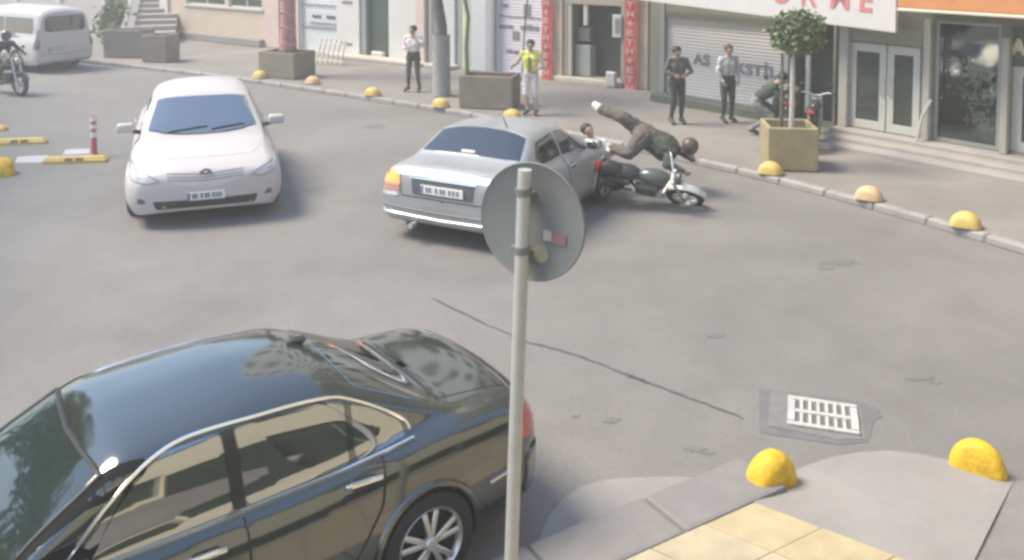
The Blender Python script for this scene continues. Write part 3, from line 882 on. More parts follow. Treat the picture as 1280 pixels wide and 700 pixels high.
# stepped alley, hedge, planter walls
a = G(168, 66, .12); b = Q(206, 5, 42)
t = thing('alley_stair', 'pale outdoor stair climbing the alley left of the beige house', 'stair', (a.x, a.y + 1.5, .12), math.atan2(b.y - a.y - 1.5, b.x - a.x) - math.pi / 2)
Ls = Vector((b.x - a.x, b.y - a.y - 1.5)).length
for k in range(14):
    m = MB(); m.box((0, Ls * (k + .5) / 14, (k + 1) * .085 - .1), (1.5, Ls / 14 + .02, (k + 1) * .17), b=.01); m.build('step', MATS['step_stone'], t)
m = MB(); pts = [(-1.0, Ls * k / 8, .35 + 2.4 * k / 8) for k in range(9)]
m.tube(pts, .10, 8); m.build('handrail', FRAMEW, t, True)
LEAFS = [mat('leaf_%s' % n_, c, 0.6, var=0.3, vscale=3) for n_, c in (('olive', (.10, .13, .045)), ('mid', (.075, .11, .04)), ('dark', (.05, .075, .03)), ('light', (.15, .19, .07)))]
def leaves(mb, n, fn, size, m=0):
    for _ in range(n):
        c = fn(); q = Vector((random.gauss(0, 1), random.gauss(0, 1), random.gauss(0, 1))).normalized(); a_ = q.orthogonal().normalized(); b_ = q.cross(a_)
        ang = random.random() * 6.28; a2 = a_ * math.cos(ang) + b_ * math.sin(ang); b2 = q.cross(a2)
        s_ = size * random.uniform(.6, 1.3)
        mb.add([c - a2 * s_, c + b2 * s_ * .45 + q * s_ * .12, c + a2 * s_, c - b2 * s_ * .45 + q * s_ * .12], [[0, 1, 2, 3]], random.randrange(4) if m is None else m)
h = MB()
def hf():
    k = random.random(); return Vector((-1.5 + random.gauss(0, .22), Ls * k, .5 + 2.2 * k + random.gauss(0, .2)))
leaves(h, 1500, hf, .13, None)
ho = h.build('hedge', LEAFS); ho.location = t.location; ho.rotation_euler = t.rotation_euler
tag(ho, 'clipped green hedge climbing beside the alley stair', 'hedge')
def planter_box(name, label, c, size, rz, mt, wall=.07, group='planters on the far pavement', soil=True):
    t_ = thing(name, label, 'planter', c, rz, group)
    L_, W_, Hh = size
    m_ = MB()
    m_.box((0, -W_ / 2 + wall / 2, Hh / 2), (L_, wall, Hh), b=.015); m_.box((0, W_ / 2 - wall / 2, Hh / 2), (L_, wall, Hh), b=.015)
    m_.box((-L_ / 2 + wall / 2, 0, Hh / 2), (wall, W_ - 2 * wall - .004, Hh - .006), b=.012); m_.box((L_ / 2 - wall / 2, 0, Hh / 2), (wall, W_ - 2 * wall - .004, Hh - .006), b=.012)
    m_.build('box', mt, t_)
    m_ = MB(); m_.box((0, 0, Hh - .12), (L_ - 2 * wall, W_ - 2 * wall, .06)); m_.build('soil', SOILM, t_)
    return t_
PLM1 = mat('planter_brown', (.235, .20, .155), .85, var=.15, vscale=4, bump=.3)
PLM2 = mat('planter_olive', (.33, .265, .145), .85, var=.15, vscale=4, bump=.3)
PLM3 = mat('planter_grey', (.24, .215, .20), .85, var=.15, vscale=4, bump=.3)
a, b = G(131, 72, .12), G(178, 73, .12)
planter_box('planter', 'long dark planter wall below the alley stair beside the van', ((a.x + b.x) / 2, a.y + .4, .12), ((b - a).length, .9, .9), -.12, PLM3)
a, b = G(179, 78, .12), G(209, 79, .12)
planter_box('planter', 'square brown planter at the left corner of the beige house', ((a.x + b.x) / 2, a.y + .4, .12), ((b - a).length, .8, .85), -.2, PLM1)
a, b = G(342, 98, .12), G(386, 94, .12)
pl1 = planter_box('planter', 'brown corner planter holding the red wrapped tree trunk', ((a.x + b.x) / 2 - .15, a.y + .45, .12), (1.25, .95, .72), R(-26), PLM1)
a, b = G(580, 133, .12), G(645, 139, .12)
pl2 = planter_box('planter', 'wide brown planter between the grey tree sleeve and the yellow vest person', ((a.x + b.x) / 2, (a.y + b.y) / 2 + .4, .12), ((b - a).length * .94, .85, .74), math.atan2(b.y - a.y, b.x - a.x) * .5, PLM1)
a, b = G(962, 213, .12), G(1027, 215, .12)
pl3 = planter_box('planter', 'square olive planter holding the clipped ball tree', ((a.x + b.x) / 2, (a.y + b.y) / 2 + .42, .12), ((b - a).length * .98, .85, .72), R(-6), PLM2)
# ------------------------------------------------------------------ cars
GLASS = mat('car_glass', (0.012, 0.016, 0.016), 0.04, spec=0.5, ior=2.1)
GLASSB = mat('tinted_glass', (0.016, 0.019, 0.014), 0.03, ior=4.2)
TYREM = mat('tyre_rubber', (0.025, 0.025, 0.025), 0.85, var=.2, vscale=20)
RIMM = mat('alloy_rim', (0.62, 0.60, 0.58), 0.32, metal=0.75)
WELL = mat('wheel_well', (0.010, 0.010, 0.010), 0.9)
SEAM = mat('panel_seam', (0.02, 0.02, 0.02), 0.8)
CHROME = mat('chrome_trim', (0.80, 0.79, 0.76), 0.16, metal=0.95)
LAMPC = mat('lamp_clear', (0.55, 0.56, 0.57), 0.15, metal=0.4, coat=1)
LAMPR = mat('lamp_red', (0.45, 0.03, 0.025), 0.2, coat=1)
LAMPO = mat('lamp_lit', (0.75, 0.16, 0.05), 0.3, emit=.9, ecol=(1.0, 0.22, 0.06))
PLATEW = mat('plate_white', (0.72, 0.72, 0.70), 0.5)
PLATEB = mat('plate_blue', (0.16, 0.19, 0.33), 0.5)

def clip_poly(poly, x0, x1, y0, y1):
    for ax, lim, sg in ((0, x0, 1), (0, x1, -1), (1, y0, 1), (1, y1, -1)):
        out = []
        for i in range(len(poly)):
            a, b = poly[i - 1], poly[i]
            ia, ib = (a[ax] - lim) * sg >= -1e-9, (b[ax] - lim) * sg >= -1e-9
            if ia != ib:
                t = (lim - a[ax]) / (b[ax] - a[ax])
                out.append((a[0] + (b[0] - a[0]) * t, a[1] + (b[1] - a[1]) * t))
            if ib: out.append(b)
        poly = out
        if not poly: return []
    return poly
def round_poly(poly, r=0.03, n=4):
    out = []
    k = len(poly)
    for i in range(k):
        p0, p, p1 = (Vector(poly[i - 1]), Vector(poly[i]), Vector(poly[(i + 1) % k]))
        a, b = p0 - p, p1 - p
        d = min(r, a.length * .45, b.length * .45)
        if d < 1e-4: out.append(tuple(p)); continue
        A, B = p + a.normalized() * d, p + b.normalized() * d
        for j in range(n + 1):
            t = j / n
            out.append(tuple(A * (1 - t) ** 2 + p * 2 * t * (1 - t) + B * t * t))
    return out

class Car:
    def __init__(s, root, rows, L, sl, sw, sh, paint, wheels, wr, nose=0.05, tail=0.05, led=0.05, sig=0.07, drop=.085):
        s.root, s.L, s.sl, s.sw, s.sh, s.paint, s.wr = root, L, sl, sw, sh, paint, wr
        A = np.array(rows, float)
        xs = np.linspace(0, L, 176)
        dx = xs[1] - xs[0]
        kn_ = int(3 * sig / dx)
        ker = np.exp(-0.5 * (np.arange(-kn_, kn_ + 1) * dx / sig) ** 2); ker /= ker.sum()
        prof = []
        for c in range(1, 8):
            y = np.interp(xs, A[:, 0], A[:, c])
            pad = np.concatenate([2 * y[0] - y[kn_:0:-1], y, 2 * y[-1] - y[-2:-kn_ - 2:-1]])
            prof.append(np.convolve(pad, ker, 'valid'))
        s.xs, s.prof = xs, prof
        rings = []
        segs = (3, 4, 6, 3, 10, 5, 7)
        for i, x in enumerate(xs):
            w_, zl, zb, wb, zr, wr_, zt = [p[i] for p in prof]
            hz = zb - zl
            cp = [(w_ * .90, zl), (w_ * .985, zl + .10), (w_, zl + .52 * hz), (wb + (w_ - wb) * .55, zb - drop), (wb - led, zb), (wr_, zr), (wr_ * .60, zr + .72 * (zt - zr)), (0, zt)]
            pts = []
            for (a, b), n_ in zip(zip(cp, cp[1:]), segs):
                for k in range(n_):
                    t = k / n_; pts.append([a[0] + (b[0] - a[0]) * t, a[1] + (b[1] - a[1]) * t])
                    if a == cp[4]: pts[-1][0] += 0.022 * math.sin(math.pi * t) * min(1, (zr - zb) / .3)
            pts.append(list(cp[-1]))
            full = np.array(pts + [[-p[0], p[1]] for p in pts[-2::-1]])
            for _ in range(5):
                q = full.copy(); q[1:-1] = (full[:-2] + 2 * full[1:-1] + full[2:]) / 4; full = q
            bot = np.array([[full[-1][0] * (1 - k / 4), full[-1][1] - .0] for k in range(1, 9)])
            full = np.concatenate([full, bot])           # closed under the sills
            rings.append((x, full))
        f0, f1 = rings[0], rings[-1]
        def caps(ring, bul, sgn):
            zc = ring[1][:, 1].min() * .5 + ring[1][:, 1].max() * .5
            res = []
            for k in (.97, .90, .78, .6, .4, .2, .02):
                q = ring[1].copy(); q[:, 0] *= k; q[:, 1] = zc + (q[:, 1] - zc) * k
                res.append((ring[0] + sgn * bul * (1 - k * k) ** .8, q))
            return res
        allr = caps(f0, nose, -1)[::-1] + rings + caps(f1, tail, 1)
        M_ = len(allr[0][1])
        V = [Vector(((L / 2 - x) * sl, p[0] * sw, p[1] * sh)) for x, r_ in allr for p in r_]
        Fc = [[i * M_ + j, i * M_ + (j + 1) % M_, (i + 1) * M_ + (j + 1) % M_, (i + 1) * M_ + j] for i in range(len(allr) - 1) for j in range(M_)]
        s.V, s.Fc = V, Fc
        s.bvh = BVHTree.FromPolygons(V, Fc)
        N = [Vector((0, 0, 0)) for _ in V]
        for f in Fc:
            nn = (V[f[2]] - V[f[0]]).cross(V[f[3]] - V[f[1]])
            for i in f: N[i] += nn
        s.N = [n_.normalized() for n_ in N]
        c0_ = sum(V, Vector()) / len(V)
        k0 = max(range(len(V)), key=lambda i: V[i].z)
        if s.N[k0].z < 0: s.N = [-n_ for n_ in s.N]
        # body with wheel openings
        keep = []
        ra = wr * 1.13
        for f in Fc:
            c = sum((V[i] for i in f), Vector()) / 4
            hole = any((c.x - (L / 2 - wx) * sl) ** 2 + (c.z - wr) ** 2 < ra * ra for wx in wheels) and abs(c.y) > .55 * sw
            if not hole: keep.append(f)
        m = MB(); m.add(V, keep); s.body = m.build('body', paint, root, True)
        m = MB(); m.box((0, 0, .24 * sh), (L * sl * .84, 1.30 * sw, .16 * sh)); m.build('underbody', WELL, root)
        for wx in wheels:
            X = (L / 2 - wx) * sl
            for sd_ in (1, -1):
                arc = []
                for k in range(25):
                    t = math.pi * (k / 24 * 1.16 - .08)
                    px, pz = X + ra * math.cos(t), wr + ra * math.sin(t)
                    h_ = s.bvh.ray_cast(Vector((px, 3 * sd_, max(pz, .2 * sh))), Vector((0, -sd_, 0)))
                    yy = h_[0].y if h_[0] else .86 * sw * sd_
                    arc.append(Vector((px, yy - .004 * sd_, pz)))
                m = MB(); m.tube(arc, .028, 8); m.build('wheel_arch', paint, root, True)
                m = MB()
                vs_ = [(p.x, p.y - .01 * sd_, p.z) for p in arc] + [(p.x, .42 * sw * sd_, p.z) for p in arc]
                k = len(arc); m.add(vs_, [[i, i + 1, k + i + 1, k + i] for i in range(k - 1)] + [list(range(k, 2 * k))])
                m.build('wheel_well', WELL, root)
    def P2(s, p, axis):
        a, b = p
        if axis in ('L', 'R'):
            sd_ = 1 if axis == 'L' else -1
            o, d = Vector(((s.L / 2 - a) * s.sl, 3 * sd_, b * s.sh)), Vector((0, -sd_, 0))
        elif axis == 'T': o, d = Vector(((s.L / 2 - a) * s.sl, b * s.sw, 4)), Vector((0, 0, -1))
        elif axis == 'F': o, d = Vector((6, a * s.sw, b * s.sh)), Vector((-1, 0, 0))
        else: o, d = Vector((-6, a * s.sw, b * s.sh)), Vector((1, 0, 0))
        h_ = s.bvh.ray_cast(o, d)
        if h_[0] is None:
            h_ = s.bvh.find_nearest(o + d * (o.length * .8))
            co, _, fi, _ = h_
        else: co, _, fi, _ = h_
        f = s.Fc[fi]
        n_ = Vector()
        for i in f: n_ += s.N[i] / max(1e-4, (s.V[i] - co).length)
        return co, n_.normalized()
    def patch(s, name, mt, poly, axis, off=.005, parent=None, step=.05, rnd=.03, skirt=True):
        if rnd: poly = round_poly(poly, rnd)
        xs_ = [p[0] for p in poly]; ys_ = [p[1] for p in poly]
        vid, vs_, ns, fs = {}, [], [], []
        x = min(xs_)
        while x < max(xs_):
            y = min(ys_)
            while y < max(ys_):
                c = clip_poly(poly, x, x + step, y, y + step)
                f = []
                for p in c:
                    k = (round(p[0], 4), round(p[1], 4))
                    if k not in vid:
                        co, n_ = s.P2(p, axis)
                        vid[k] = len(vs_); vs_.append(co + n_ * off); ns.append(n_)
                    if not f or f[-1] != vid[k]: f.append(vid[k])
                if len(f) > 2 and f[0] == f[-1]: f.pop()
                if len(set(f)) == len(f) and len(f) > 2: fs.append(f)
                y += step
            x += step
        if not fs: return None
        for i, f in enumerate(fs):                       # orient along the outward normal
            a = (vs_[f[1]] - vs_[f[0]]).cross(vs_[f[2]] - vs_[f[0]])
            if a.dot(ns[f[0]]) < 0: fs[i] = f[::-1]
        me = bpy.data.meshes.new(name)
        nv = len(vs_)
        allv = list(vs_); alln = list(ns)
        ff = list(fs)
        if skirt:
            cnt = {}
            for f in fs:
                for i in range(len(f)):
                    e = (f[i], f[(i + 1) % len(f)])
                    cnt[e] = cnt.get(e, 0) + 1
            low = {}
            for (a, b) in list(cnt):
                if (b, a) in cnt: continue
                for q in (a, b):
                    if q not in low:
                        low[q] = len(allv); allv.append(vs_[q] - ns[q] * (off + .006)); alln.append(ns[q])
                ff.append([b, a, low[a], low[b]])
        me.from_pydata([tuple(p) for p in allv], [], ff)
        me.materials.append(mt)
        me.polygons.foreach_set('use_smooth', [True] * len(me.polygons))
        me.update()
        me.normals_split_custom_set_from_vertices([tuple(n_) for n_ in alln])
        o = bpy.data.objects.new(name, me); COL.objects.link(o); o.parent = parent or s.root
        return o
    def line(s, name, mt, pts, axis, r=.005, off=0.0, closed=False, parent=None, step=.06, n=6, curve=False):
        P_ = []
        if curve:
            for _ in range(3):
                q = [pts[0]]
                for a, b in zip(pts, pts[1:]): q += [(a[0] * .75 + b[0] * .25, a[1] * .75 + b[1] * .25), (a[0] * .25 + b[0] * .75, a[1] * .25 + b[1] * .75)]
                pts = q + [pts[-1]]
        seq = list(pts) + ([pts[0]] if closed else [])
        for a, b in zip(seq, seq[1:]):
            L_ = math.hypot(b[0] - a[0], b[1] - a[1]); k = max(1, int(L_ / step))
            for i in range(k):
                t = i / k; co, n_ = s.P2((a[0] + (b[0] - a[0]) * t, a[1] + (b[1] - a[1]) * t), axis); P_.append(co + n_ * off)
        if not closed:
            co, n_ = s.P2(seq[-1], axis); P_.append(co + n_ * off)
        m = MB(); m.tube(P_, r, n, closed=closed)
        return m.build(name, mt, parent or s.root, True)
    def wheel(s, wx, side, y, style='five', steer=0.0, wdt=.205):
        X = (s.L / 2 - wx) * s.sl
        r = s.wr
        hold = MB(); hold.lathe([(r * .60, -.05), (r * .60, -.03)], 24, axis='Y'); h_ = hold.build('wheel', WELL, s.root, True)
        h_.location = (X, y * side, r); h_.rotation_euler = (0, 0, (0 if side > 0 else math.pi) + steer)
        t_ = MB(); t_.lathe([(r * .68, -wdt + .02), (r * .93, -wdt), (r, -wdt + .03), (r, -.035), (r * .97, -.008), (r * .86, .004), (r * .72, .002), (r * .685, -.02)], 40, axis='Y', caps=False); t_.build('tyre', TYREM, h_, True)
        m = MB(); m.lathe([(r * .60, -.12), (r * .63, -.02), (r * .70, .004), (r * .715, -.004), (r * .69, -.03)], 40, axis='Y', caps=False)
        m.lathe([(0, .012), (r * .11, .010), (r * .15, -.004), (r * .16, -.05)], 20, axis='Y', caps=False)
        n_ = 5
        for k in range(n_):
            for dl in ((-.17, .17) if style == 'five' else (0,)):
                a0 = 2 * math.pi * k / n_ + dl * .55 + .3; a1 = 2 * math.pi * k / n_ + dl * 1.25 + .3
                p0 = Vector((r * .12 * math.cos(a0), -.012, r * .12 * math.sin(a0))); p1 = Vector((r * .655 * math.cos(a1), -.014, r * .655 * math.sin(a1)))
                d = (p1 - p0); mid = (p0 + p1) / 2
                ang = math.atan2(d.z, d.x)
                m.box(mid, (d.length, .026, r * (.115 if style == 'five' else .2)), b=.008, rot=Matrix.Rotation(-ang, 3, 'Y'))
        m.build('rim', RIMM, h_, True)
        return h_
    def mirror(s, x, z, mt, y0=.80, reach=.20, hh=.13, side=1):
        X = (s.L / 2 - x) * s.sl
        m = MB(); yy = (y0 + reach * .62) * s.sw * side
        m.box((X, yy, (z + .04) * s.sh), (.15, reach * 1.08 * s.sw, hh * 1.1), b=.05, seg=3)
        o = m.build('mirror_housing', mt, s.root, True)
        m = MB(); m.tube([(X + .01, (y0 - .06) * s.sw * side, (z - .03) * s.sh), (X, (y0 + reach * .4) * s.sw * side, (z + .0) * s.sh)], [.035, .028], 8); m.build('mirror_arm', BLACKP, o, True)
        m = MB(); m.sphere((X - .062, yy, (z + .04) * s.sh), (.03, reach * .44 * s.sw, hh * .5), 14, 8); m.build('mirror_glass', GLASS, o, True)
        return o
    def handle(s, x, z, side, mt, ln=.20):
        ax = 'L' if side > 0 else 'R'
        s.patch('handle_recess', SEAM, [(x - ln * .36, z - .035), (x + ln * .36, z - .035), (x + ln * .36, z + .03), (x - ln * .36, z + .03)], ax, .0045, rnd=.03)
        P_ = []
        for k, o_ in ((-.5, .012), (-.42, .034), (0, .042), (.42, .034), (.5, .012)):
            co, n_ = s.P2((x + k * ln, z + .004 - .02 * k * 0), ax); P_.append(co + n_ * o_)
        m = MB(); m.tube(P_, [.012, .017, .018, .017, .012], 8); m.build('handle', mt, s.root, True)
def plate(parent, loc, rz, sx=.52, tilt=0.0, marks=(.12, .2, .36, .48, .56, .70, .8, .9)):
    m = MB(); m.box((0, 0, 0), (sx, .012, .115), b=.004); o = m.build('number_plate', PLATEW, parent); o.location = loc; o.rotation_euler = (tilt, 0, rz)
    m = MB(); m.box((-sx / 2 + .022, -.0075, 0), (.04, .004, .105)); m.build('blue_band', PLATEB, o)
    for f in marks:                                      # figures blurred past reading
        x = -sx / 2 + .03 + (sx - .05) * f
        m = MB(); m.box((x, -.0075, .002), (.034, .004, .066)); m.build('plate_figure', GREYINK, o)
    return o
def place(px, py, yaw): pass

# ---- white saloon facing the camera -------------------------------------------
WPAINT = mat('white_car_paint', (0.50, 0.462, 0.452), 0.42, coat=0.2)
t = thing('white_car', 'white saloon car driving towards the camera with an empty road around it', 'car', (-5.02, 14.75, 0), -1.228)
rows = [(0, .765, .19, .64, .70, .675, .60, .71), (.08, .85, .175, .675, .78, .705, .66, .745), (.26, .882, .17, .725, .81, .76, .69, .795), (.70, .88, .17, .77, .81, .82, .68, .85), (1.12, .88, .17, .83, .815, .88, .715, .91),
        (1.40, .88, .17, .87, .81, 1.03, .70, 1.08), (2.02, .88, .18, .915, .80, 1.345, .605, 1.405), (2.6, .88, .18, .94, .79, 1.415, .58, 1.49), (3.2, .88, .18, .96, .785, 1.40, .57, 1.49), (3.9, .87, .19, .99, .76, 1.07, .60, 1.12), (4.15, .85, .20, .98, .74, 1.02, .60, 1.06), (4.4, .80, .23, .95, .68, .97, .55, 1.01), (4.54, .70, .27, .88, .60, .90, .48, .93)]
c = Car(t, rows, 4.54, 1.0, 1.20, 1.10, WPAINT, (.93, 3.53), .335, nose=.13, sig=.055)
c.patch('windscreen', mat('blue_glass', (.03, .04, .055), .05, ior=3.2), [(1.20, 0), (1.215, .25), (1.25, .48), (1.33, .655), (1.97, .545), (1.945, .25), (1.935, 0), (1.945, -.25), (1.97, -.545), (1.33, -.655), (1.25, -.48), (1.215, -.25)], 'T', .006, rnd=.02)
c.line('wiper', BLACKP, [(1.24, -.42), (1.30, .05)], 'T', .010, .016); c.line('wiper', BLACKP, [(1.24, .10), (1.33, .50)], 'T', .010, .016)
c.line('cowl_seam', SEAM, [(1.33, -.60), (1.24, -.46), (1.19, -.25), (1.175, 0), (1.19, .25), (1.24, .46), (1.33, .60)], 'T', .012, .001)
bon = [(.30, 0), (.32, .35), (.42, .56), (.75, .66), (1.17, .655), (1.145, .3), (1.13, 0), (1.145, -.3), (1.17, -.655), (.75, -.66), (.42, -.56), (.32, -.35)]
c.patch('bonnet', WPAINT, bon, 'T', .004, rnd=.02); c.line('seam', MATS.get('soft_seam') or mat('soft_seam', (.42, .40, .40), .7), bon, 'T', .004, .0, True)
for sd_, ax in ((1, 'L'), (-1, 'R')):
    c.patch('side_window', GLASS, [(1.64, .965), (2.42, .975), (2.40, 1.315), (2.10, 1.30), (1.88, 1.18)], ax, .005)
    c.patch('side_window', GLASS, [(2.50, .98), (3.30, .995), (3.36, 1.10), (3.12, 1.27), (2.47, 1.32)], ax, .005)
    c.patch('door', WPAINT, [(1.33, .32), (2.46, .32), (2.47, .945), (1.50, .94), (1.36, .78)], ax, .004); c.patch('door', WPAINT, [(2.50, .32), (3.18, .34), (3.38, .68), (3.40, .965), (2.51, .95)], ax, .004)
    for x in (2.30, 3.22): c.handle(x, .82, sd_, WPAINT)
    c.mirror(1.50, .99, WPAINT, y0=.80, reach=.19, side=sd_)
    hl = [(.50 * sd_, .60), (.64 * sd_, .575), (.80 * sd_, .61), (.855 * sd_, .70), (.80 * sd_, .725), (.60 * sd_, .665)]
    c.patch('headlight', mat('headlight_pale', (.50, .50, .51), .2, coat=1), hl, 'F', .005)
    c.line('lamp_seam', mat('lamp_seam', (.16, .155, .15), .6), hl, 'F', .006, .004, True, step=.03)
    c.patch('indicator', mat('lamp_grey', (.40, .39, .39), .3), [(.71 * sd_, .63), (.745 * sd_, .635), (.745 * sd_, .665), (.71 * sd_, .66)], 'F', .009, rnd=.01)
    c.patch('fog_lamp', mat('fog_dark', (.12, .115, .11), .4), [(.64 * sd_, .33), (.74 * sd_, .335), (.74 * sd_, .40), (.68 * sd_, .395)], 'F', .005)
    for wx in (.93, 3.53): c.wheel(wx, sd_, .88 * 1.20 + .004)
GRL = mat('grille_shadow', (.17, .165, .16), .6)
for z in (.585, .62, .655): c.patch('grille_shade_strip', GRL, [(-.42, z + .022), (0, z - .008), (.42, z + .022), (.42, z + .032), (0, z + .004), (-.42, z + .032)], 'F', .004, rnd=0)  # dark strips painted for the shade between the grille bars
c.patch('lower_grille', mat('grille_dark', (.035, .033, .03), .7), [(-.54, .25), (.54, .25), (.58, .355), (-.58, .355)], 'F', .005)
e = MB(); co, n_ = c.P2((0, .672), 'F')
for (rx, rz_) in ((.075, .05), (.03, .048), (.055, .022)):
    e.tube([(co.x + .014, rx * math.cos(k * math.pi / 10), co.z + rz_ * math.sin(k * math.pi / 10) + (.012 if rz_ < .03 else 0)) for k in range(20)], .008, 6, closed=True)
e.build('emblem', mat('emblem_metal', (.22, .21, .21), .3, metal=.7), t, True)
co, n_ = c.P2((0, .40), 'F'); plate(t, (co.x + .012, 0, co.z), math.pi / 2, .50, 0)
c.line('bumper_lip', mat('white_car_paint'[0:] , (1, 1, 1)), [(-.62, .235), (0, .225), (.62, .235)], 'F', .014, .0)

# ---- silver saloon, seen from behind -------------------------------------------
SPAINT = mat('silver_car_paint', (0.38, 0.385, 0.39), 0.36, metal=0.35, coat=0.4)
t = thing('silver_car', 'silver saloon car seen from behind with its left tail lamp lit', 'car', (-0.05, 13.20, 0), 1.085)
rows = [(0, .62, .22, .60, .56, .64, .45, .68), (.12, .76, .20, .68, .70, .72, .56, .76), (.40, .82, .19, .77, .76, .81, .62, .85), (.95, .835, .19, .86, .77, .90, .66, .94), (1.15, .84, .19, .88, .77, .96, .66, 1.0), (1.85, .84, .19, .91, .765, 1.31, .56, 1.375), (2.4, .84, .19, .92, .76, 1.345, .555, 1.41), (2.95, .84, .19, .935, .76, 1.315, .56, 1.385),
        (3.55, .835, .19, .965, .75, 1.02, .63, 1.06), (3.8, .83, .20, .965, .74, .995, .64, 1.025), (4.08, .80, .22, .96, .72, .985, .62, 1.01), (4.20, .77, .25, .93, .70, .95, .60, .97), (4.25, .74, .30, .86, .67, .88, .58, .90)]
c = Car(t, rows, 4.25, .84, 1.26, .99, SPAINT, (.82, 3.30), .315, tail=.035, sig=.05)
c.patch('rear_window', GLASS, [(3.50, 0), (3.49, .4), (3.44, .60), (3.0, .52), (2.95, .25), (2.94, 0), (2.95, -.25), (3.0, -.52), (3.44, -.60), (3.49, -.4)], 'T', .006, rnd=.02)
c.patch('brake_light', mat('brake_pale', (.62, .52, .50), .4), [(3.42, .10), (3.46, .10), (3.46, -.06), (3.42, -.06)], 'T', .014, rnd=.01)
c.patch('windscreen', GLASS, [(1.15, 0), (1.27, .56), (1.80, .47), (1.76, 0), (1.80, -.47), (1.27, -.56)], 'T', .006, rnd=.02)
for sd_, ax in ((1, 'L'), (-1, 'R')):
    c.patch('side_window', GLASS, [(1.42, .945), (2.22, .955), (2.20, 1.275), (1.92, 1.26), (1.66, 1.10)], ax, .005)
    c.patch('side_window', GLASS, [(2.30, .96), (2.98, .97), (3.12, 1.06), (2.92, 1.235), (2.28, 1.28)], ax, .005)
    c.patch('door', SPAINT, [(1.22, .31), (2.25, .31), (2.26, .925), (1.34, .92), (1.22, .75)], ax, .004); c.patch('door', SPAINT, [(2.29, .31), (2.92, .33), (3.12, .66), (3.14, .945), (2.30, .93)], ax, .004)
    for x in (2.08, 2.95): c.handle(x, .80, sd_, SPAINT)
    c.line('seam', SEAM, [(1.22, .31), (2.27, .31), (2.275, .93)], ax, .006, .001); c.line('seam', SEAM, [(2.92, .33), (3.13, .66), (3.15, .94)], ax, .006, .001)
    c.mirror(1.42, .96, SPAINT, y0=.76, reach=.17, side=sd_)
    lit = sd_ > 0
    c.patch('tail_lamp', LAMPO if lit else LAMPR, [(.52 * sd_, .76), (.79 * sd_, .75), (.79 * sd_, .92), (.56 * sd_, .925)], 'B', .010)
    c.patch('tail_lamp', LAMPR, [(3.98, .74), (4.18, .72), (4.18, .92), (4.03, .925)], ax, .008)
    c.patch('tail_lamp', mat('lamp_rose', (.62, .30, .26), .3, coat=1), [(.53 * sd_, .665), (.79 * sd_, .655), (.79 * sd_, .745), (.53 * sd_, .755)], 'B', .009)
    c.patch('reverse_lamp', PLATEW, [(.55 * sd_, .60), (.78 * sd_, .59), (.78 * sd_, .645), (.55 * sd_, .655)], 'B', .009)
    c.patch('headlight', LAMPC, [(.46 * sd_, .60), (.76 * sd_, .62), (.80 * sd_, .74), (.52 * sd_, .69)], 'F', .006)
    for wx in (.82, 3.30): c.wheel(wx, sd_, .845 * 1.26 + .004, 'plain')
boot = [(-.62, .955), (-.66, .94), (-.55, .66), (.55, .66), (.66, .94), (.62, .955)]
c.line('seam', SEAM, [(-.53, .94), (-.50, .62), (.50, .62), (.53, .94)], 'B', .006, .001)
c.patch('boot_lid', SPAINT, [(3.62, 0), (3.63, .52), (4.12, .56), (4.17, .3), (4.18, 0), (4.17, -.3), (4.12, -.56), (3.63, -.52)], 'T', .005, rnd=.03)
c.patch('plate_recess', mat('recess_dark', (.09, .09, .10), .6), [(-.36, .655), (.36, .655), (.38, .875), (-.38, .875)], 'B', .006)
c.patch('boot_trim', CHROME, [(-.40, .862), (.40, .862), (.40, .892), (-.40, .892)], 'B', .016, rnd=.01)
co, n_ = c.P2((0, .74), 'B'); plate(t, (co.x - .016, 0, co.z), -math.pi / 2, .64)
c.patch('rear_bumper', SPAINT, [(-.78, .30), (.78, .30), (.80, .56), (-.80, .56)], 'B', .014, rnd=.06)
c.line('bumper_trim', mat('dark_trim', (.16, .16, .17), .5), [(-.80, .47), (-.5, .455), (0, .45), (.5, .455), (.80, .47)], 'B', .012, .018)
c.line('bumper_trim', mat('pale_trim', (.62, .63, .64), .3, metal=.3), [(-.76, .375), (0, .355), (.76, .375)], 'B', .016, .016)
m = MB(); co, n_ = c.P2((0, .95), 'B'); m.sphere((co.x - .004, 0, co.z - .02), (.012, .06, .04), 14, 8); m.build('emblem', CHROME, t, True)
m = MB(); m.tube([(-1.80, .42, .26), (-1.92, .42, .255)], .035, 10); m.build('exhaust', STEEL, t, True)
m = MB(); co, n_ = c.P2((2.75, -.2), 'T'); m.tube([co, co + Vector((-.12, 0, .17))], [.012, .004], 6); m.build('aerial', BLACKP, t, True)

# ---- black saloon in the foreground ---------------------------------------------
BPAINT = mat('black_car_paint', (0.022, 0.026, 0.020), 0.10, coat=0.6, ior=2.0)
t = thing('black_car', 'black saloon car with chrome window trim parked in the foreground', 'car', (-1.93, 5.37, 0), 3.772)
rows = [(0, .60, .22, .60, .54, .64, .45, .67), (.10, .74, .20, .68, .68, .72, .55, .75), (.35, .85, .19, .80, .80, .84, .64, .88), (.70, .875, .19, .80, .82, .85, .70, .90), (1.05, .88, .19, .85, .82, .92, .73, .965),
        (1.20, .885, .19, .865, .82, 1.06, .71, 1.105), (1.66, .89, .19, .885, .82, 1.325, .64, 1.405), (2.45, .89, .19, .91, .82, 1.38, .61, 1.485), (2.95, .89, .19, .94, .82, 1.355, .595, 1.465), (3.30, .89, .19, .975, .815, 1.22, .59, 1.325), (3.76, .885, .20, 1.01, .795, 1.035, .63, 1.06), (4.2, .86, .21, 1.005, .765, 1.015, .61, 1.05), (4.40, .81, .24, .98, .71, .99, .56, 1.03), (4.50, .72, .28, .90, .63, .92, .48, .96)]
c = Car(t, rows, 4.50, .92, .98, .945, BPAINT, (.74, 3.50), .312, led=.11, tail=.06, drop=.045)
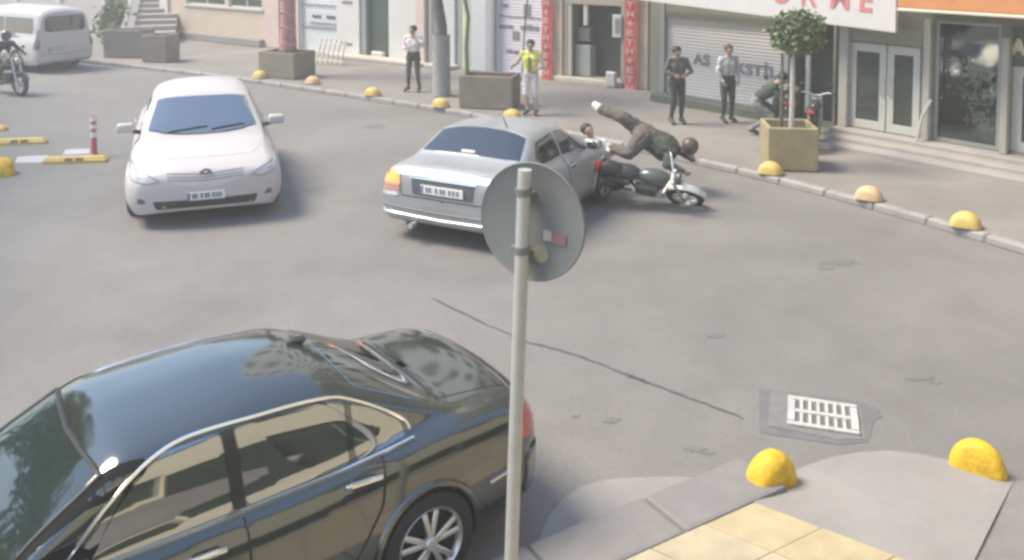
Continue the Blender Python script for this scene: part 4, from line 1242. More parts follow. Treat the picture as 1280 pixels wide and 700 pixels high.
c.patch('windscreen', mat('windscreen_glass', (.02, .03, .028), .04, ior=1.75), [(1.06, 0), (1.08, .3), (1.15, .60), (1.57, .555), (1.53, .3), (1.51, 0), (1.53, -.3), (1.57, -.60), (1.16, -.655), (1.08, -.3)], 'T', .006, rnd=.02)
c.line('seam', BLACKP, [(1.15, .62), (1.57, .575), (1.53, .3), (1.51, 0), (1.53, -.3), (1.57, -.60), (1.16, -.66)], 'T', .016, .002)
c.patch('rear_window', GLASSB, [(3.70, 0), (3.685, .35), (3.64, .57), (3.14, .50), (3.10, .25), (3.09, 0), (3.10, -.25), (3.14, -.50), (3.64, -.57), (3.685, -.35)], 'T', .006, rnd=.03)
c.patch('boot_lid', BPAINT, [(3.80, 0), (3.79, .52), (4.36, .56), (4.44, .3), (4.45, 0), (4.44, -.3), (4.36, -.56), (3.79, -.52)], 'T', .005, rnd=.04)
c.line('seam', SEAM, [(3.78, .53), (3.775, .3), (3.775, -.3), (3.78, -.53)], 'T', .006, .001)
for sd_, ax in ((1, 'L'), (-1, 'R')):
    c.patch('side_window', GLASSB, [(1.34, .905), (2.25, .925), (2.22, 1.335), (1.90, 1.325), (1.64, 1.20)], ax, .004, step=.04)
    c.patch('side_window', GLASSB, [(2.34, .928), (3.00, .955), (3.02, 1.285), (2.90, 1.315), (2.31, 1.34)], ax, .004, step=.04)
    c.patch('quarter_window', GLASSB, [(3.05, .958), (3.42, .992), (3.40, 1.07), (3.20, 1.20), (3.07, 1.262)], ax, .004, step=.04)
    c.patch('pillar_glint_cover', mat('matt_black', (.02, .02, .02), .95, spec=.1), [(1.12, .607 * sd_), (1.56, .562 * sd_), (1.80, .60 * sd_), (1.80, .645 * sd_), (1.58, .70 * sd_), (1.20, .775 * sd_)], 'T', .005, rnd=.02)  # matt patch added to suppress the sun glint along the windscreen pillar
    c.patch('window_pillar', BLACKP, [(2.26, .925), (2.33, .925), (2.30, 1.34), (2.23, 1.335)], ax, .003, rnd=0)
    c.line('window_trim', CHROME, [(1.28, .90), (1.60, 1.205), (1.88, 1.343), (2.30, 1.362), (2.92, 1.338), (3.10, 1.268), (3.30, 1.16), (3.44, 1.07), (3.46, 1.01)], ax, .0115, .004, curve=True)
    c.line('window_trim', CHROME, [(1.28, .89), (2.3, .91), (2.95, .936), (3.46, .975)], ax, .0125, .006)
    dr1 = [(1.20, .33), (2.28, .33), (2.29, .885), (1.36, .865), (1.22, .75)]; dr2 = [(2.32, .33), (2.90, .35), (3.14, .70), (3.20, .94), (2.325, .887)]
    c.patch('door', BPAINT, dr1, ax, .004, rnd=.02); c.patch('door', BPAINT, dr2, ax, .004, rnd=.02)
    c.line('seam', SEAM, [(2.30, .89), (2.30, .33), (1.20, .32)], ax, .008, .0); c.line('seam', SEAM, [(3.21, .95), (3.155, .70), (2.91, .345), (2.3, .325)], ax, .008, .0)
    c.handle(2.05, .80, sd_, CHROME, .24); c.handle(3.05, .865, sd_, CHROME, .24)
    c.line('side_trim', CHROME, [(3.98, .56), (4.26, .585)], ax, .012, .006)
    c.mirror(1.38 if sd_ > 0 else 1.05, .93, mat('blue_mirror', (.07, .085, .16), .25, coat=1), y0=.82, reach=.20, side=sd_)
    c.patch('tail_lamp', LAMPR, [(4.22, .74), (4.46, .72), (4.46, .93), (4.30, .95)], ax, .007)
    c.patch('tail_lamp', LAMPR, [(.48 * sd_, .76), (.74 * sd_, .74), (.74 * sd_, .93), (.50 * sd_, .94)], 'B', .007)
    c.patch('headlight', LAMPC, [(.46 * sd_, .60), (.76 * sd_, .62), (.80 * sd_, .76), (.52 * sd_, .70)], 'F', .006)
    for wx in (.74, 3.50): c.wheel(wx, sd_, .893 * .98 + .004)
c.patch('rear_bumper', BPAINT, [(-.80, .30), (.80, .30), (.82, .62), (-.82, .62)], 'B', .016, rnd=.08)
c.line('bumper_trim', CHROME, [(-.70, .52), (0, .50), (.70, .52)], 'B', .012, .018)
co, n_ = c.P2((0, .72), 'B'); plate(t, (co.x - .014, 0, co.z), -math.pi / 2, .52)
m = MB(); co, n_ = c.P2((2.98, 0), 'T'); m.sphere(co + Vector((0, 0, .012)), (.07, .018, .035), 10, 8); m.build('aerial', BPAINT, t, True)
# ------------------------------------------------------------------ white van at the far kerb
VPAINT = mat('white_van_paint', (0.50, 0.475, 0.46), 0.4, coat=0.4)
t = thing('white_van', 'white passenger van parked at the far kerb at the left, seen from behind', 'van', (-15.55, 28.9, 0), R(148))
rows = [(0, .66, .24, .66, .60, .72, .5, .78), (.15, .80, .22, .78, .74, .84, .6, .90), (.6, .92, .21, .92, .84, .98, .70, 1.06), (1.0, .94, .21, 1.0, .87, 1.12, .76, 1.22), (1.7, .95, .21, 1.05, .88, 1.74, .74, 1.86), (2.5, .95, .21, 1.05, .88, 1.80, .74, 1.94), (4.4, .95, .22, 1.05, .88, 1.80, .74, 1.93), (4.8, .94, .25, 1.05, .87, 1.76, .74, 1.88), (4.9, .91, .32, 1.04, .85, 1.66, .70, 1.78)]
c = Car(t, rows, 4.9, 1.0, 1.0, 1.02, VPAINT, (.9, 3.9), .33, tail=.05, sig=.05)
c.patch('rear_window', GLASS, [(-.66, 1.20), (.66, 1.20), (.62, 1.66), (-.62, 1.66)], 'B', .006, rnd=.14)
for sd_, ax in ((1, 'L'), (-1, 'R')):
    c.patch('side_window', GLASS, [(3.15, 1.16), (4.62, 1.16), (4.60, 1.60), (3.15, 1.60)], ax, .005, rnd=.08)
    c.patch('side_window', GLASS, [(1.95, 1.16), (3.05, 1.16), (3.05, 1.60), (2.0, 1.60)], ax, .005, rnd=.05)
    c.patch('tail_lamp', mat('lamp_smoked', (.12, .085, .085), .3, coat=1), [(.80 * sd_, .72), (.90 * sd_, .72), (.88 * sd_, 1.28), (.80 * sd_, 1.28)], 'B', .006)
    c.patch('tail_lamp', MATS['lamp_smoked'], [(4.78, .72), (4.90, .72), (4.88, 1.28), (4.80, 1.28)], ax, .006)
    c.line('seam', SEAM, [(3.1, .35), (3.1, 1.65)], ax, .006, .001)
    for wx in (.9, 3.9): c.wheel(wx, sd_, .95 + .004, 'plain')
c.patch('plate_recess', mat('recess_grey', (.20, .19, .19), .6), [(.02, .60), (.56, .60), (.56, .74), (.02, .74)], 'B', .006)
co, n_ = c.P2((.29, .65), 'B'); plate(t, (co.x - .014, co.y, co.z), -math.pi / 2, .48)
c.patch('rear_bumper', VPAINT, [(-.86, .36), (.86, .36), (.86, .54), (-.86, .54)], 'B', .02, rnd=.05)
c.patch('tow_cover', STEEL, [(-.30, .28), (-.02, .28), (-.02, .34), (-.30, .34)], 'B', .02, rnd=.02)
c.line('seam', SEAM, [(-.78, .55), (.78, .55)], 'B', .006, .001)

# ------------------------------------------------------------------ round sign seen from the back
pt, pb = Q(656, 212, 4.9), Q(639, 700, 4.9)
pdir = (pb - pt).normalized(); base = pt + pdir * ((pt.z - .12) / -pdir.z)
t = thing('round_sign', 'grey back of a round traffic sign on a thin pale pole in the foreground', 'traffic sign', base)
m = MB(); m.tube([(0, 0, 0), pt - base], .038, 20); m.build('pole', mat('pole_grey', (.44, .425, .40), .5, metal=.25, var=.10, vscale=9), t, True)
m = MB(); m.lathe([(.09, 0), (.09, .012), (.045, .02)], 20); m.build('base_plate', STEEL, t, True)
SIGNB = mat('sign_back', (.155, .160, .155), .65, metal=.1, var=.10, vscale=3.5)
dc = Q(665, 282, 4.9) + Vector((0, .075, 0)) - base
m = MB(); m.lathe([(0, -.002), (.30, -.002), (.322, -.010), (.328, .0), (.322, .008), (.30, .006), (0, .006)], 56, axis='Y'); d = m.build('disc', SIGNB, t, True)
d.location = dc; d.rotation_euler = (R(-3), R(2), R(-30))
for z in (-.16, .16):
    m = MB(); m.box((-.04, -.022, z), (.13, .03, .03), b=.005); o = m.build('bracket', SIGNB, d)
    m = MB(); m.tube([pt - base + pdir * (.28 - z) + Vector((0, 0, .02)), pt - base + pdir * (.28 - z) - Vector((0, 0, .02))], .045, 16); m.build('clamp', SIGNB, t, True)
m = MB(); m.box((.175, -.006, -.065), (.085, .004, .06)); m.build('red_sticker', mat('sticker_red', (.24, .12, .115), .6), d)
m = MB(); m.box((.105, -.006, -.058), (.05, .004, .055)); m.build('pale_sticker', mat('sticker_pale', (.36, .33, .33), .6), d)
m = MB(); m.lathe([(.05, -.001), (.05, .001)], 20, axis='Y', c=(.07, -.006, -.165)); m.build('rust_stain', mat('rust_stain', (.27, .25, .18), .8), d)

# ------------------------------------------------------------------ trees
BARK = mat('bark_grey', (.135, .12, .10), .9, var=.3, vscale=14, bump=.8, bscale=35)
PALEBARK = mat('limewashed_bark', (.55, .52, .46), .85, var=.15, vscale=9, bump=.5)
REDWRAP = mat('faded_red_wrap', (.44, .20, .19), .8, var=.22, vscale=5, bump=.4, bscale=25)
def crown(t_, centre, rad, n, size, dens=14):
    blobs = []
    for _ in range(dens):
        d = Vector((random.gauss(0, 1), random.gauss(0, 1), random.gauss(0, .8))).normalized() * random.uniform(.35, .95)
        blobs.append((Vector(centre) + Vector((d.x * rad[0], d.y * rad[1], d.z * rad[2])), random.uniform(.22, .42)))
    def fn():
        b, r = random.choice(blobs)
        d = Vector((random.gauss(0, 1), random.gauss(0, 1), random.gauss(0, 1))).normalized() * (random.random() ** .4)
        return b + Vector((d.x * rad[0], d.y * rad[1], d.z * rad[2])) * r
    m_ = MB(); leaves(m_, n, fn, size, None)
    return m_.build('crown', LEAFS, t_)
p = G(551, 121, .12)
t = thing('street_tree', 'leaning street tree trunk rising out of a grey sleeve on the pavement', 'tree', (p.x, p.y + .22, .12))
m = MB(); m.lathe([(.235, 0), (.225, .03), (.215, 1.45), (.222, 1.50), (.20, 1.50), (.19, 1.42), (.0, 1.42)], 24); m.build('trunk_sleeve', mat('sleeve_grey', (.30, .285, .27), .8, var=.15, vscale=6), t, True)
m = MB(); m.tube([(.0, 0, 1.3), (.01, 0, 1.7), (-.10, .02, 2.4), (-.22, .02, 3.1), (-.30, 0, 4.2)], [.15, .135, .125, .11, .08], 10); m.tube([(-.22, .02, 3.1), (.3, .2, 4.0), (.7, .3, 4.9)], [.09, .07, .04], 8); m.tube([(-.28, 0, 3.9), (-.9, -.1, 4.8), (-1.2, 0, 5.4)], [.07, .05, .03], 8)
m.build('trunk', BARK, t, True)
crown(t, (-.2, 0, 5.6), (1.9, 1.8, 1.3), 3200, .10)
p = G(362, 72, .7)
t = thing('wrapped_tree', 'tree trunk wrapped in faded red cloth standing in a corner planter', 'tree', (pl1.location.x + .03, pl1.location.y, .70))
m = MB(); m.tube([(0, 0, -.04), (0, 0, .2), (.01, 0, .9), (.02, 0, 1.5), (.04, .0, 2.3)], [.27, .245, .215, .205, .20], 14); m.build('cloth_wrap', REDWRAP, t, True)
for z in (.35, .8, 1.2, 1.6):
    m = MB(); m.tube([(.005 + .24 * math.cos(k * .3142) * (1 - z * .09), .24 * math.sin(k * .3142) * (1 - z * .09), z + .05 * math.sin(k * .6)) for k in range(20)], .018, 6, closed=True); m.build('tie', mat('tie_pink', (.52, .33, .30), .8), t, True)
m = MB(); m.tube([(.04, 0, 2.25), (.05, 0, 3.0), (-.2, .1, 4.0)], [.16, .13, .07], 10); m.tube([(.05, 0, 2.9), (.6, .1, 3.8)], [.09, .05], 8); m.build('trunk', BARK, t, True)
crown(t, (.2, 0, 4.5), (1.6, 1.5, 1.2), 2200, .10)
p = G(585, 92, .8)
t = thing('planter_sapling', 'thin green stemmed sapling growing from the wide brown planter', 'tree', (pl2.location.x - .52, pl2.location.y, .78))
m = MB(); m.tube([(0, 0, -.08), (-.03, 0, .7), (.02, 0, 1.4), (-.14, .02, 2.2), (-.1, 0, 3.0)], [.055, .05, .045, .04, .03], 8); m.tube([(1.25, 0, -.08), (1.3, 0, .8), (1.36, 0, 1.6), (1.5, 0, 2.6)], [.02, .02, .02, .015], 6)
m.build('trunk', mat('green_stem', (.17, .18, .11), .8, var=.2, vscale=8), t, True)
crown(t, (.1, 0, 3.5), (.9, .9, .8), 900, .09)
t = thing('clipped_tree', 'small clipped ball tree on a pale trunk in the olive planter', 'tree', (pl3.location.x + .03, pl3.location.y - .05, .74))
m = MB(); m.tube([(0, 0, -.1), (.005, 0, .6), (0, 0, 1.25), (0, 0, 1.55)], [.05, .042, .04, .03], 10); m.build('trunk', PALEBARK, t, True)
m = MB(); m.tube([(-.16, .05, -.1), (-.155, .05, .6), (-.16, .04, 1.3)], [.035, .03, .025], 8); m.build('stake', BARK, t, True)
def bf():
    d = Vector((random.gauss(0, 1), random.gauss(0, 1), random.gauss(0, 1))).normalized() * (random.random() ** .25)
    k = 1 + .16 * math.sin(d.x * 5 + 1) * math.cos(d.z * 6)
    return Vector((.08 + d.x * .43 * k, d.y * .42 * k, 1.64 + d.z * .34 * k)) * 1.0 + Vector((random.gauss(0, .04), random.gauss(0, .04), random.gauss(0, .05)))
m = MB(); leaves(m, 1900, bf, .055, None); m.build('crown', [mat('ball_leaf_' + n_, c_, .6, var=.3, vscale=5) for n_, c_ in (('a', (.12, .16, .06)), ('b', (.16, .20, .08)), ('c', (.09, .125, .05)), ('d', (.19, .22, .10)))], t)
def low_plants(pl, label, n, w_, d_, hh):
    m_ = MB()
    def fn(): return Vector((random.uniform(-w_, w_), random.uniform(-d_, d_), .66 + abs(random.gauss(0, hh))))
    leaves(m_, n, fn, .06, None); o = m_.build('planter_shrub', LEAFS); o.location = pl.location; o.rotation_euler = pl.rotation_euler
    return tag(o, label, 'plant')
low_plants(pl1, 'sparse low leaves around the red wrapped trunk', 160, .5, .35, .05)
# trees along the left side street, mirrored in the car windscreen
for x, y, s_, lb in ((-13.5, 8.5, 1.0, 'leafy street tree nearest the camera beside the left side street'), (-15.5, 14.0, 1.15, 'leafy street tree in the middle of the side street row'), (-20.5, 19.5, 1.25, 'tallest leafy street tree at the far end of the side street row')):
    t = thing('plane_tree', lb, 'tree', (x, y, 0), 0, 'trees of the side street')
    m = MB(); m.tube([(0, 0, 0), (.05, 0, 1.2), (-.05, .05, 2.6), (0, 0, 4.6)], [.22, .18, .15, .09], 10)
    for k in range(6):
        a = k * 1.05; m.tube([(0, 0, 2.4 + .3 * k), (1.2 * math.cos(a), 1.2 * math.sin(a), 3.6 + .4 * k), (2.1 * math.cos(a), 2.1 * math.sin(a), 4.8 + .4 * k)], [.08, .055, .025], 6)
    m.build('trunk', BARK, t, True)
    crown(t, (0, 0, 5.6 * s_), (3.3 * s_, 3.3 * s_, 3.0 * s_), 5200, .17, 26)

# ------------------------------------------------------------------ cream house behind the camera (its front is mirrored in the cars)
FH = Fac((14.0, 7.32), (-1.0, -1.38))
t = FH.root('cream_house', 'cream plastered corner house standing behind the near pavement')
CREAM = mat('cream_plaster', (.80, .70, .50), .8, var=.06, vscale=1.2)
Lh = 17.3
holes = [(1.0 + 4 * k, 3.6 + 4 * k, .2, 2.3) for k in range(4)] + [(1.2 + 4 * k, 2.9 + 4 * k, 7.0, 8.3) for k in range(4)]
m = MB(); wall_holes(m, 0, Lh, 0, 9, holes, .2); shell(m, 0, Lh, 0, 9, 8); m.build('wall', CREAM, t)
for h_ in holes: window(t, *h_, .15, ALU, SHOPGL, 1)
m = MB(); pbox(m, -.1, Lh + .1, -.35, 8.2, 9, 9.2); m.build('roof', PLINTH, t)
FGR = mat('shopfront_green', (.05, .07, .045), .6, var=.2)
e_ = [0.0] + [v for k in range(4) for v in (1.0 + 4 * k, 3.6 + 4 * k)] + [Lh]
for k in range(0, len(e_), 2):
    m = MB(); pbox(m, e_[k] + .004, e_[k + 1] - .004, -.04, -.003, .0, 1.95, b=.01); m.build('shopfront_panel', FGR, t)
h = MB()
leaves(h, 2600, lambda: Vector((random.uniform(.3, 9.5), random.gauss(-.7, .22), abs(random.gauss(.55, .4)))), .11, None)
o = h.build('hedge', LEAFS); o.location = FH.o; o.rotation_euler = (0, 0, FH.rz); tag(o, 'low green hedge at the foot of the cream house', 'hedge')

# ------------------------------------------------------------------ small things on the far pavement
t0 = G(412, 82, .12)
t = thing('slatted_rack', 'white slatted rack leaning against the shop front', 'rack', (t0.x - .1, t0.y + .25, .12), FA.rz + .1)
RK = mat('rack_cream', (.66, .63, .52), .7)
for k in range(6):
    m = MB(); m.tube([(-.5 + k * .2, 0, 0), (-.42 + k * .2, .18, .75)], .03, 8); m.build('slat', RK, t, True)
for z in (.12, .62):
    m = MB(); m.tube([(-.55 + z * .1, z * .24, z), (.58 + z * .1, z * .24, z)], .022, 8); m.build('rail', RK, t, True)
p = G(749, 137, .12)
# ------------------------------------------------------------------ people
SKIN = mat('skin', (.42, .27, .19), .6)
HAIR = mat('hair_dark', (.03, .024, .02), .6)
SHOE = mat('shoe_dark', (.05, .045, .045), .6)
EYEM = mat('eye_dark', (.03, .025, .02), .3)
def cloth(name, c): return mat('cloth_' + name, c, .85, var=.14, vscale=14, bump=.4, bscale=30)
BASE = dict(pelvis=(0, 0, .93), waist=(0, .0, 1.08), chest=(0, .0, 1.28), neck=(0, -.01, 1.45), head=(0, .02, 1.585),
            hipL=(-.095, 0, .90), kneeL=(-.10, .03, .49), ankL=(-.105, -.02, .085), toeL=(-.13, .14, .035), hipR=(.095, 0, .90), kneeR=(.10, .03, .49), ankR=(.105, -.02, .085), toeR=(.13, .14, .035),
            shL=(-.185, 0, 1.395), elL=(-.235, -.02, 1.12), wrL=(-.225, .08, .88), shR=(.185, 0, 1.395), elR=(.235, -.02, 1.12), wrR=(.225, .08, .88))
def capsule(mb, a, b, ra, rb, m):
    a, b = Vector(a), Vector(b)
    d = b - a
    if d.length < 1e-4: mb.sphere(a, ra, 12, 8, m); return
    pts, rr = [], []
    dn = d.normalized()
    for k in range(5):
        t = math.pi / 2 * (1 - k / 4); pts.append(a - dn * ra * math.sin(t)); rr.append(max(.002, ra * math.cos(t)))
    for k in range(5):
        t = math.pi / 2 * k / 4; pts.append(b + dn * rb * math.sin(t)); rr.append(max(.002, rb * math.cos(t)))
    mb.tube(pts, rr, 12, m)
def person(name_label, J=None, loc=(0, 0, 0), rz=0.0, scale=1.0, top=None, legs=None, sleeve=None, lower=None, shoes=None, hair=True, face=(0, 1, 0), extra=None, helmet=None, group=None, vest=None, hcap=None, bulk=1.14):
    j = dict(BASE)
    if J: j.update(J)
    j = {k: Vector(v) for k, v in j.items()}
    t_ = thing('person', name_label, 'person', loc, rz, group)
    sleeve = sleeve or top; lower = lower or legs; shoes = shoes or SHOE
    mats = [top, legs, SKIN, sleeve, lower, shoes]
    regs = []
    mb = MB()
    def cap(a, b, ra, rb, reg):
        if reg != 2 and ra > .035: ra *= bulk; rb *= bulk
        capsule(mb, a, b, ra, rb, 0); regs.append((Vector(a), Vector(b), reg, (ra + rb) / 2))
    up = (j['neck'] - j['pelvis']).normalized()
    side = (j['shR'] - j['shL']).normalized()
    hside = (j['hipR'] - j['hipL']).normalized()
    for s_ in (-1, 1):
        cap(j['pelvis'] + hside * .06 * s_, j['waist'] + side * .055 * s_, .105, .098, 1)
        cap(j['waist'] + side * .055 * s_, j['chest'] + side * .075 * s_, .10, .112, 0)
        cap(j['chest'] + side * .075 * s_, j['neck'] + side * .07 * s_ - up * .09, .112, .072, 0)
    cap(j['shL'], j['shR'], .062, .062, 0)
    cap(j['neck'] - up * .04, j['head'] - up * .04, .056, .052, 2)
    f = Vector(face).normalized()
    hu = (j['head'] - j['neck']).normalized(); f = (f - hu * f.dot(hu)).normalized(); hs = f.cross(hu)
    h = j['head']
    cap(h + hu * .035 - f * .012, h + hu * .02 + f * .02, .092, .086, 2)
    cap(h - hu * .03 + f * .03, h - hu * .085 + f * .048, .066, .040, 2)
    cap(h + f * .098 + hu * .012, h + f * .118 - hu * .022, .010, .015, 2)
    for s_ in (-1, 1): cap(h + hs * .086 * s_ + hu * .015, h + hs * .088 * s_ - hu * .025, .016, .012, 2)
    for S in 'LR':
        cap(j['hip' + S], j['knee' + S], .088, .058, 1); cap(j['knee' + S], j['ank' + S], .056, .040, 4)
        cap(j['ank' + S] - Vector((0, 0, .0)), j['toe' + S], .048, .034, 5)
        cap(j['sh' + S], j['el' + S], .054, .042, 3); cap(j['el' + S], j['wr' + S], .041, .029, 3 if sleeve is top and top is not None and extra != 'short' else 2)
        d = (j['wr' + S] - j['el' + S]).normalized()
        n_ = side - d * side.dot(d)
        n_ = n_.normalized() if n_.length > .1 else d.orthogonal().normalized()
        w_ = d.cross(n_).normalized()                    # across the palm
        wr_ = j['wr' + S]
        sg = 1 if S == 'R' else -1
        cap(wr_ + w_ * .018, wr_ + d * .075 + w_ * .026, .020, .017, 2); cap(wr_ - w_ * .014, wr_ + d * .075 - w_ * .024, .020, .017, 2)
        for q, (o_, l_) in enumerate(((.036, .062), (.013, .072), (-.011, .068), (-.034, .052))):
            r0 = wr_ + d * .082 + w_ * o_; r1 = r0 + d * l_ * .5 - n_ * sg * .008; r2 = r1 + d * l_ * .38 - n_ * sg * .026
            cap(r0, r1, .0095, .009, 2); cap(r1, r2, .009, .0075, 2)
        t0 = wr_ + d * .02 + w_ * .034; t1 = t0 + d * .035 + w_ * .03 - n_ * sg * .008; t2 = t1 + d * .032 + w_ * .006 - n_ * sg * .01
        cap(t0, t1, .013, .011, 2); cap(t1, t2, .0105, .008, 2)
    o = mb.build('body_shape', [top], t_)
    md = o.modifiers.new('r', 'REMESH'); md.mode = 'VOXEL'; md.voxel_size = .0095; md.use_smooth_shade = True
    sm = o.modifiers.new('s', 'SMOOTH'); sm.factor = .5; sm.iterations = 4
    dg = bpy.context.evaluated_depsgraph_get()
    me = bpy.data.meshes.new_from_object(o.evaluated_get(dg))
    bpy.data.objects.remove(o)
    me.name = 'body'; me.materials.clear()
    for x in mats: me.materials.append(x)
    nP = len(me.polygons)
    co = np.empty(nP * 3); me.polygons.foreach_get('center', co); co = co.reshape(-1, 3)
    best = np.full(nP, 1e9); idx = np.zeros(nP, int)
    for a, b, reg, r_ in regs:
        a_, b_ = np.array(a), np.array(b); d = b_ - a_; L2 = max(1e-9, d @ d)
        tt = np.clip(((co - a_) @ d) / L2, 0, 1); ds = np.linalg.norm(co - a_ - tt[:, None] * d, axis=1) - r_
        k = ds < best; best[k] = ds[k]; idx[k] = reg
    me.polygons.foreach_set('material_index', idx.astype(np.int32)); me.polygons.foreach_set('use_smooth', [True] * nP); me.update()
    cl = set()
    for p_ in me.polygons:
        if p_.material_index in (0, 1, 3) or (p_.material_index == 4 and lower is legs): cl.update(p_.vertices)
    vv = me.vertices; sd0 = Vector((loc[0] * 3.1, loc[1] * 1.7, 0))
    nr = {i: vv[i].normal.copy() for i in cl}
    for i in cl:
        q = vv[i].co
        a_ = mnoise.noise(Vector((q.x * 9, q.y * 9, q.z * 15)) + sd0); b_ = mnoise.noise(Vector((q.x * 22, q.y * 22, q.z * 34)) + sd0)
        vv[i].co = q + nr[i] * (.016 * a_ + .007 * b_)
    me.update()
    ob = bpy.data.objects.new('body', me); COL.objects.link(ob); ob.parent = t_
    for s_ in (-1, 1):
        m_ = MB(); m_.sphere(h + f * .100 + hs * .033 * s_ + hu * .022, .011, 8, 6); m_.build('eye', EYEM, t_, True)
    if helmet:
        m_ = MB(); m_.sphere(h + hu * .03, (.135, .135, .14), 18, 12); m_.build('helmet', helmet, t_, True)
        m_ = MB(); m_.sphere(h + hu * .02 + f * .05, (.105, .105, .07), 16, 10); m_.build('visor', GLASS, t_, True)
    elif hair:
        m_ = MB(); m_.sphere((0, 0, 0), (.103, .106, .098), 18, 12)
        M_ = Matrix((hs, f, hu)).transposed().to_4x4(); M_.translation = h + hu * .048 - f * .022
        m_.v = [M_ @ p_ for p_ in m_.v]; m_.build('hair', hcap or HAIR, t_, True)
    if vest:
        m_ = MB(); c_ = (j['chest'] + j['waist']) / 2
        m_.box(c_ + f * .118, (.09, .02, .34), b=.008, rot=Matrix((side, side.cross(up) * -1, up)).transposed()); m_.build('vest_stripe', vest, t_)
    t_.scale = (scale,) * 3
    return t_
DKT = cloth('charcoal', (.075, .068, .060)); WHT = cloth('white', (.62, .58, .57)); BLK = cloth('black', (.045, .045, .042)); OLV = cloth('olive', (.17, .19, .05)); LIME = cloth('lime_vest', (.66, .66, .16)); SAND = cloth('sand', (.48, .40, .33)); BRN = cloth('brown', (.115, .095, .078)); DGR = cloth('dark_green', (.055, .068, .050)); GRY = cloth('grey', (.22, .21, .20)); PALE = cloth('pale_grey', (.46, .44, .43))
p = G(517, 114, .12)
person('person in white shirt and dark trousers holding a phone up by the grey tree sleeve', dict(elL=(-.32, .12, 1.20), wrL=(-.17, .26, 1.42), elR=(.26, .05, 1.12), wrR=(.12, .22, 1.15), kneeL=(-.13, .03, .49), ankL=(-.16, -.02, .085), toeL=(-.19, .13, .035), kneeR=(.13, .03, .49), ankR=(.15, .0, .085), toeR=(.18, .15, .035)),
       (p.x, p.y, .12), R(160), .975, WHT, DKT, face=(.3, 1, 0))
p = G(663, 143, .12)
person('person in yellow vest and white shorts standing at the kerb beside the wide brown planter', dict(elL=(-.30, .06, 1.13), wrL=(-.16, .2, 1.05), elR=(.32, .03, 1.18), wrR=(.38, .20, 1.14), kneeL=(-.11, .05, .49), ankL=(-.13, -.04, .085), kneeR=(.10, .10, .50), ankR=(.06, -.06, .085)),
       (p.x, p.y, .12), R(172), .96, LIME, WHT, lower=SAND, sleeve=SAND, vest=OLV)
p = G(846, 154, .12)
person('person in black standing on the pavement before the long roller shutter, behind the crash', dict(elL=(-.30, .06, 1.15), wrL=(-.13, .20, 1.10), elR=(.31, .06, 1.15), wrR=(.16, .22, 1.10), head=(.03, .05, 1.58), kneeR=(.10, .08, .49), ankR=(.11, -.08, .085)),
       (p.x, p.y, .12), R(190), .95, BRN, BLK, sleeve=BRN)
p = G(909, 152, .12)
person('person with brown hair in a pale top and dark trousers before the shutter lettering', dict(elL=(-.27, .02, 1.14), wrL=(-.2, .12, .93), elR=(.27, .02, 1.14), wrR=(.2, .12, .93)), (p.x, p.y, .12), R(200), .955, PALE, DGR, hcap=mat('hair_brown', (.10, .055, .04), .6))
p = G(956, 167, .12)
person('person in dark clothes bending forward to the left of the clipped tree', dict(pelvis=(0, -.18, .60), waist=(0, -.10, .72), chest=(.0, .08, .86), neck=(0, .20, .98), head=(0, .30, 1.08), hipL=(-.095, -.17, .58), hipR=(.095, -.17, .58), kneeL=(-.12, .20, .46), ankL=(-.12, -.02, .085), toeL=(-.13, .14, .035), kneeR=(.12, .12, .36), ankR=(.12, -.28, .10), toeR=(.12, -.14, .035),
       shL=(-.185, .14, .93), shR=(.185, .14, .93), elL=(-.24, .30, .76), wrL=(-.20, .50, .84), elR=(.24, .28, .72), wrR=(.18, .46, .66)), (p.x, p.y, .12), R(-105), 1.02, DGR, GRY)

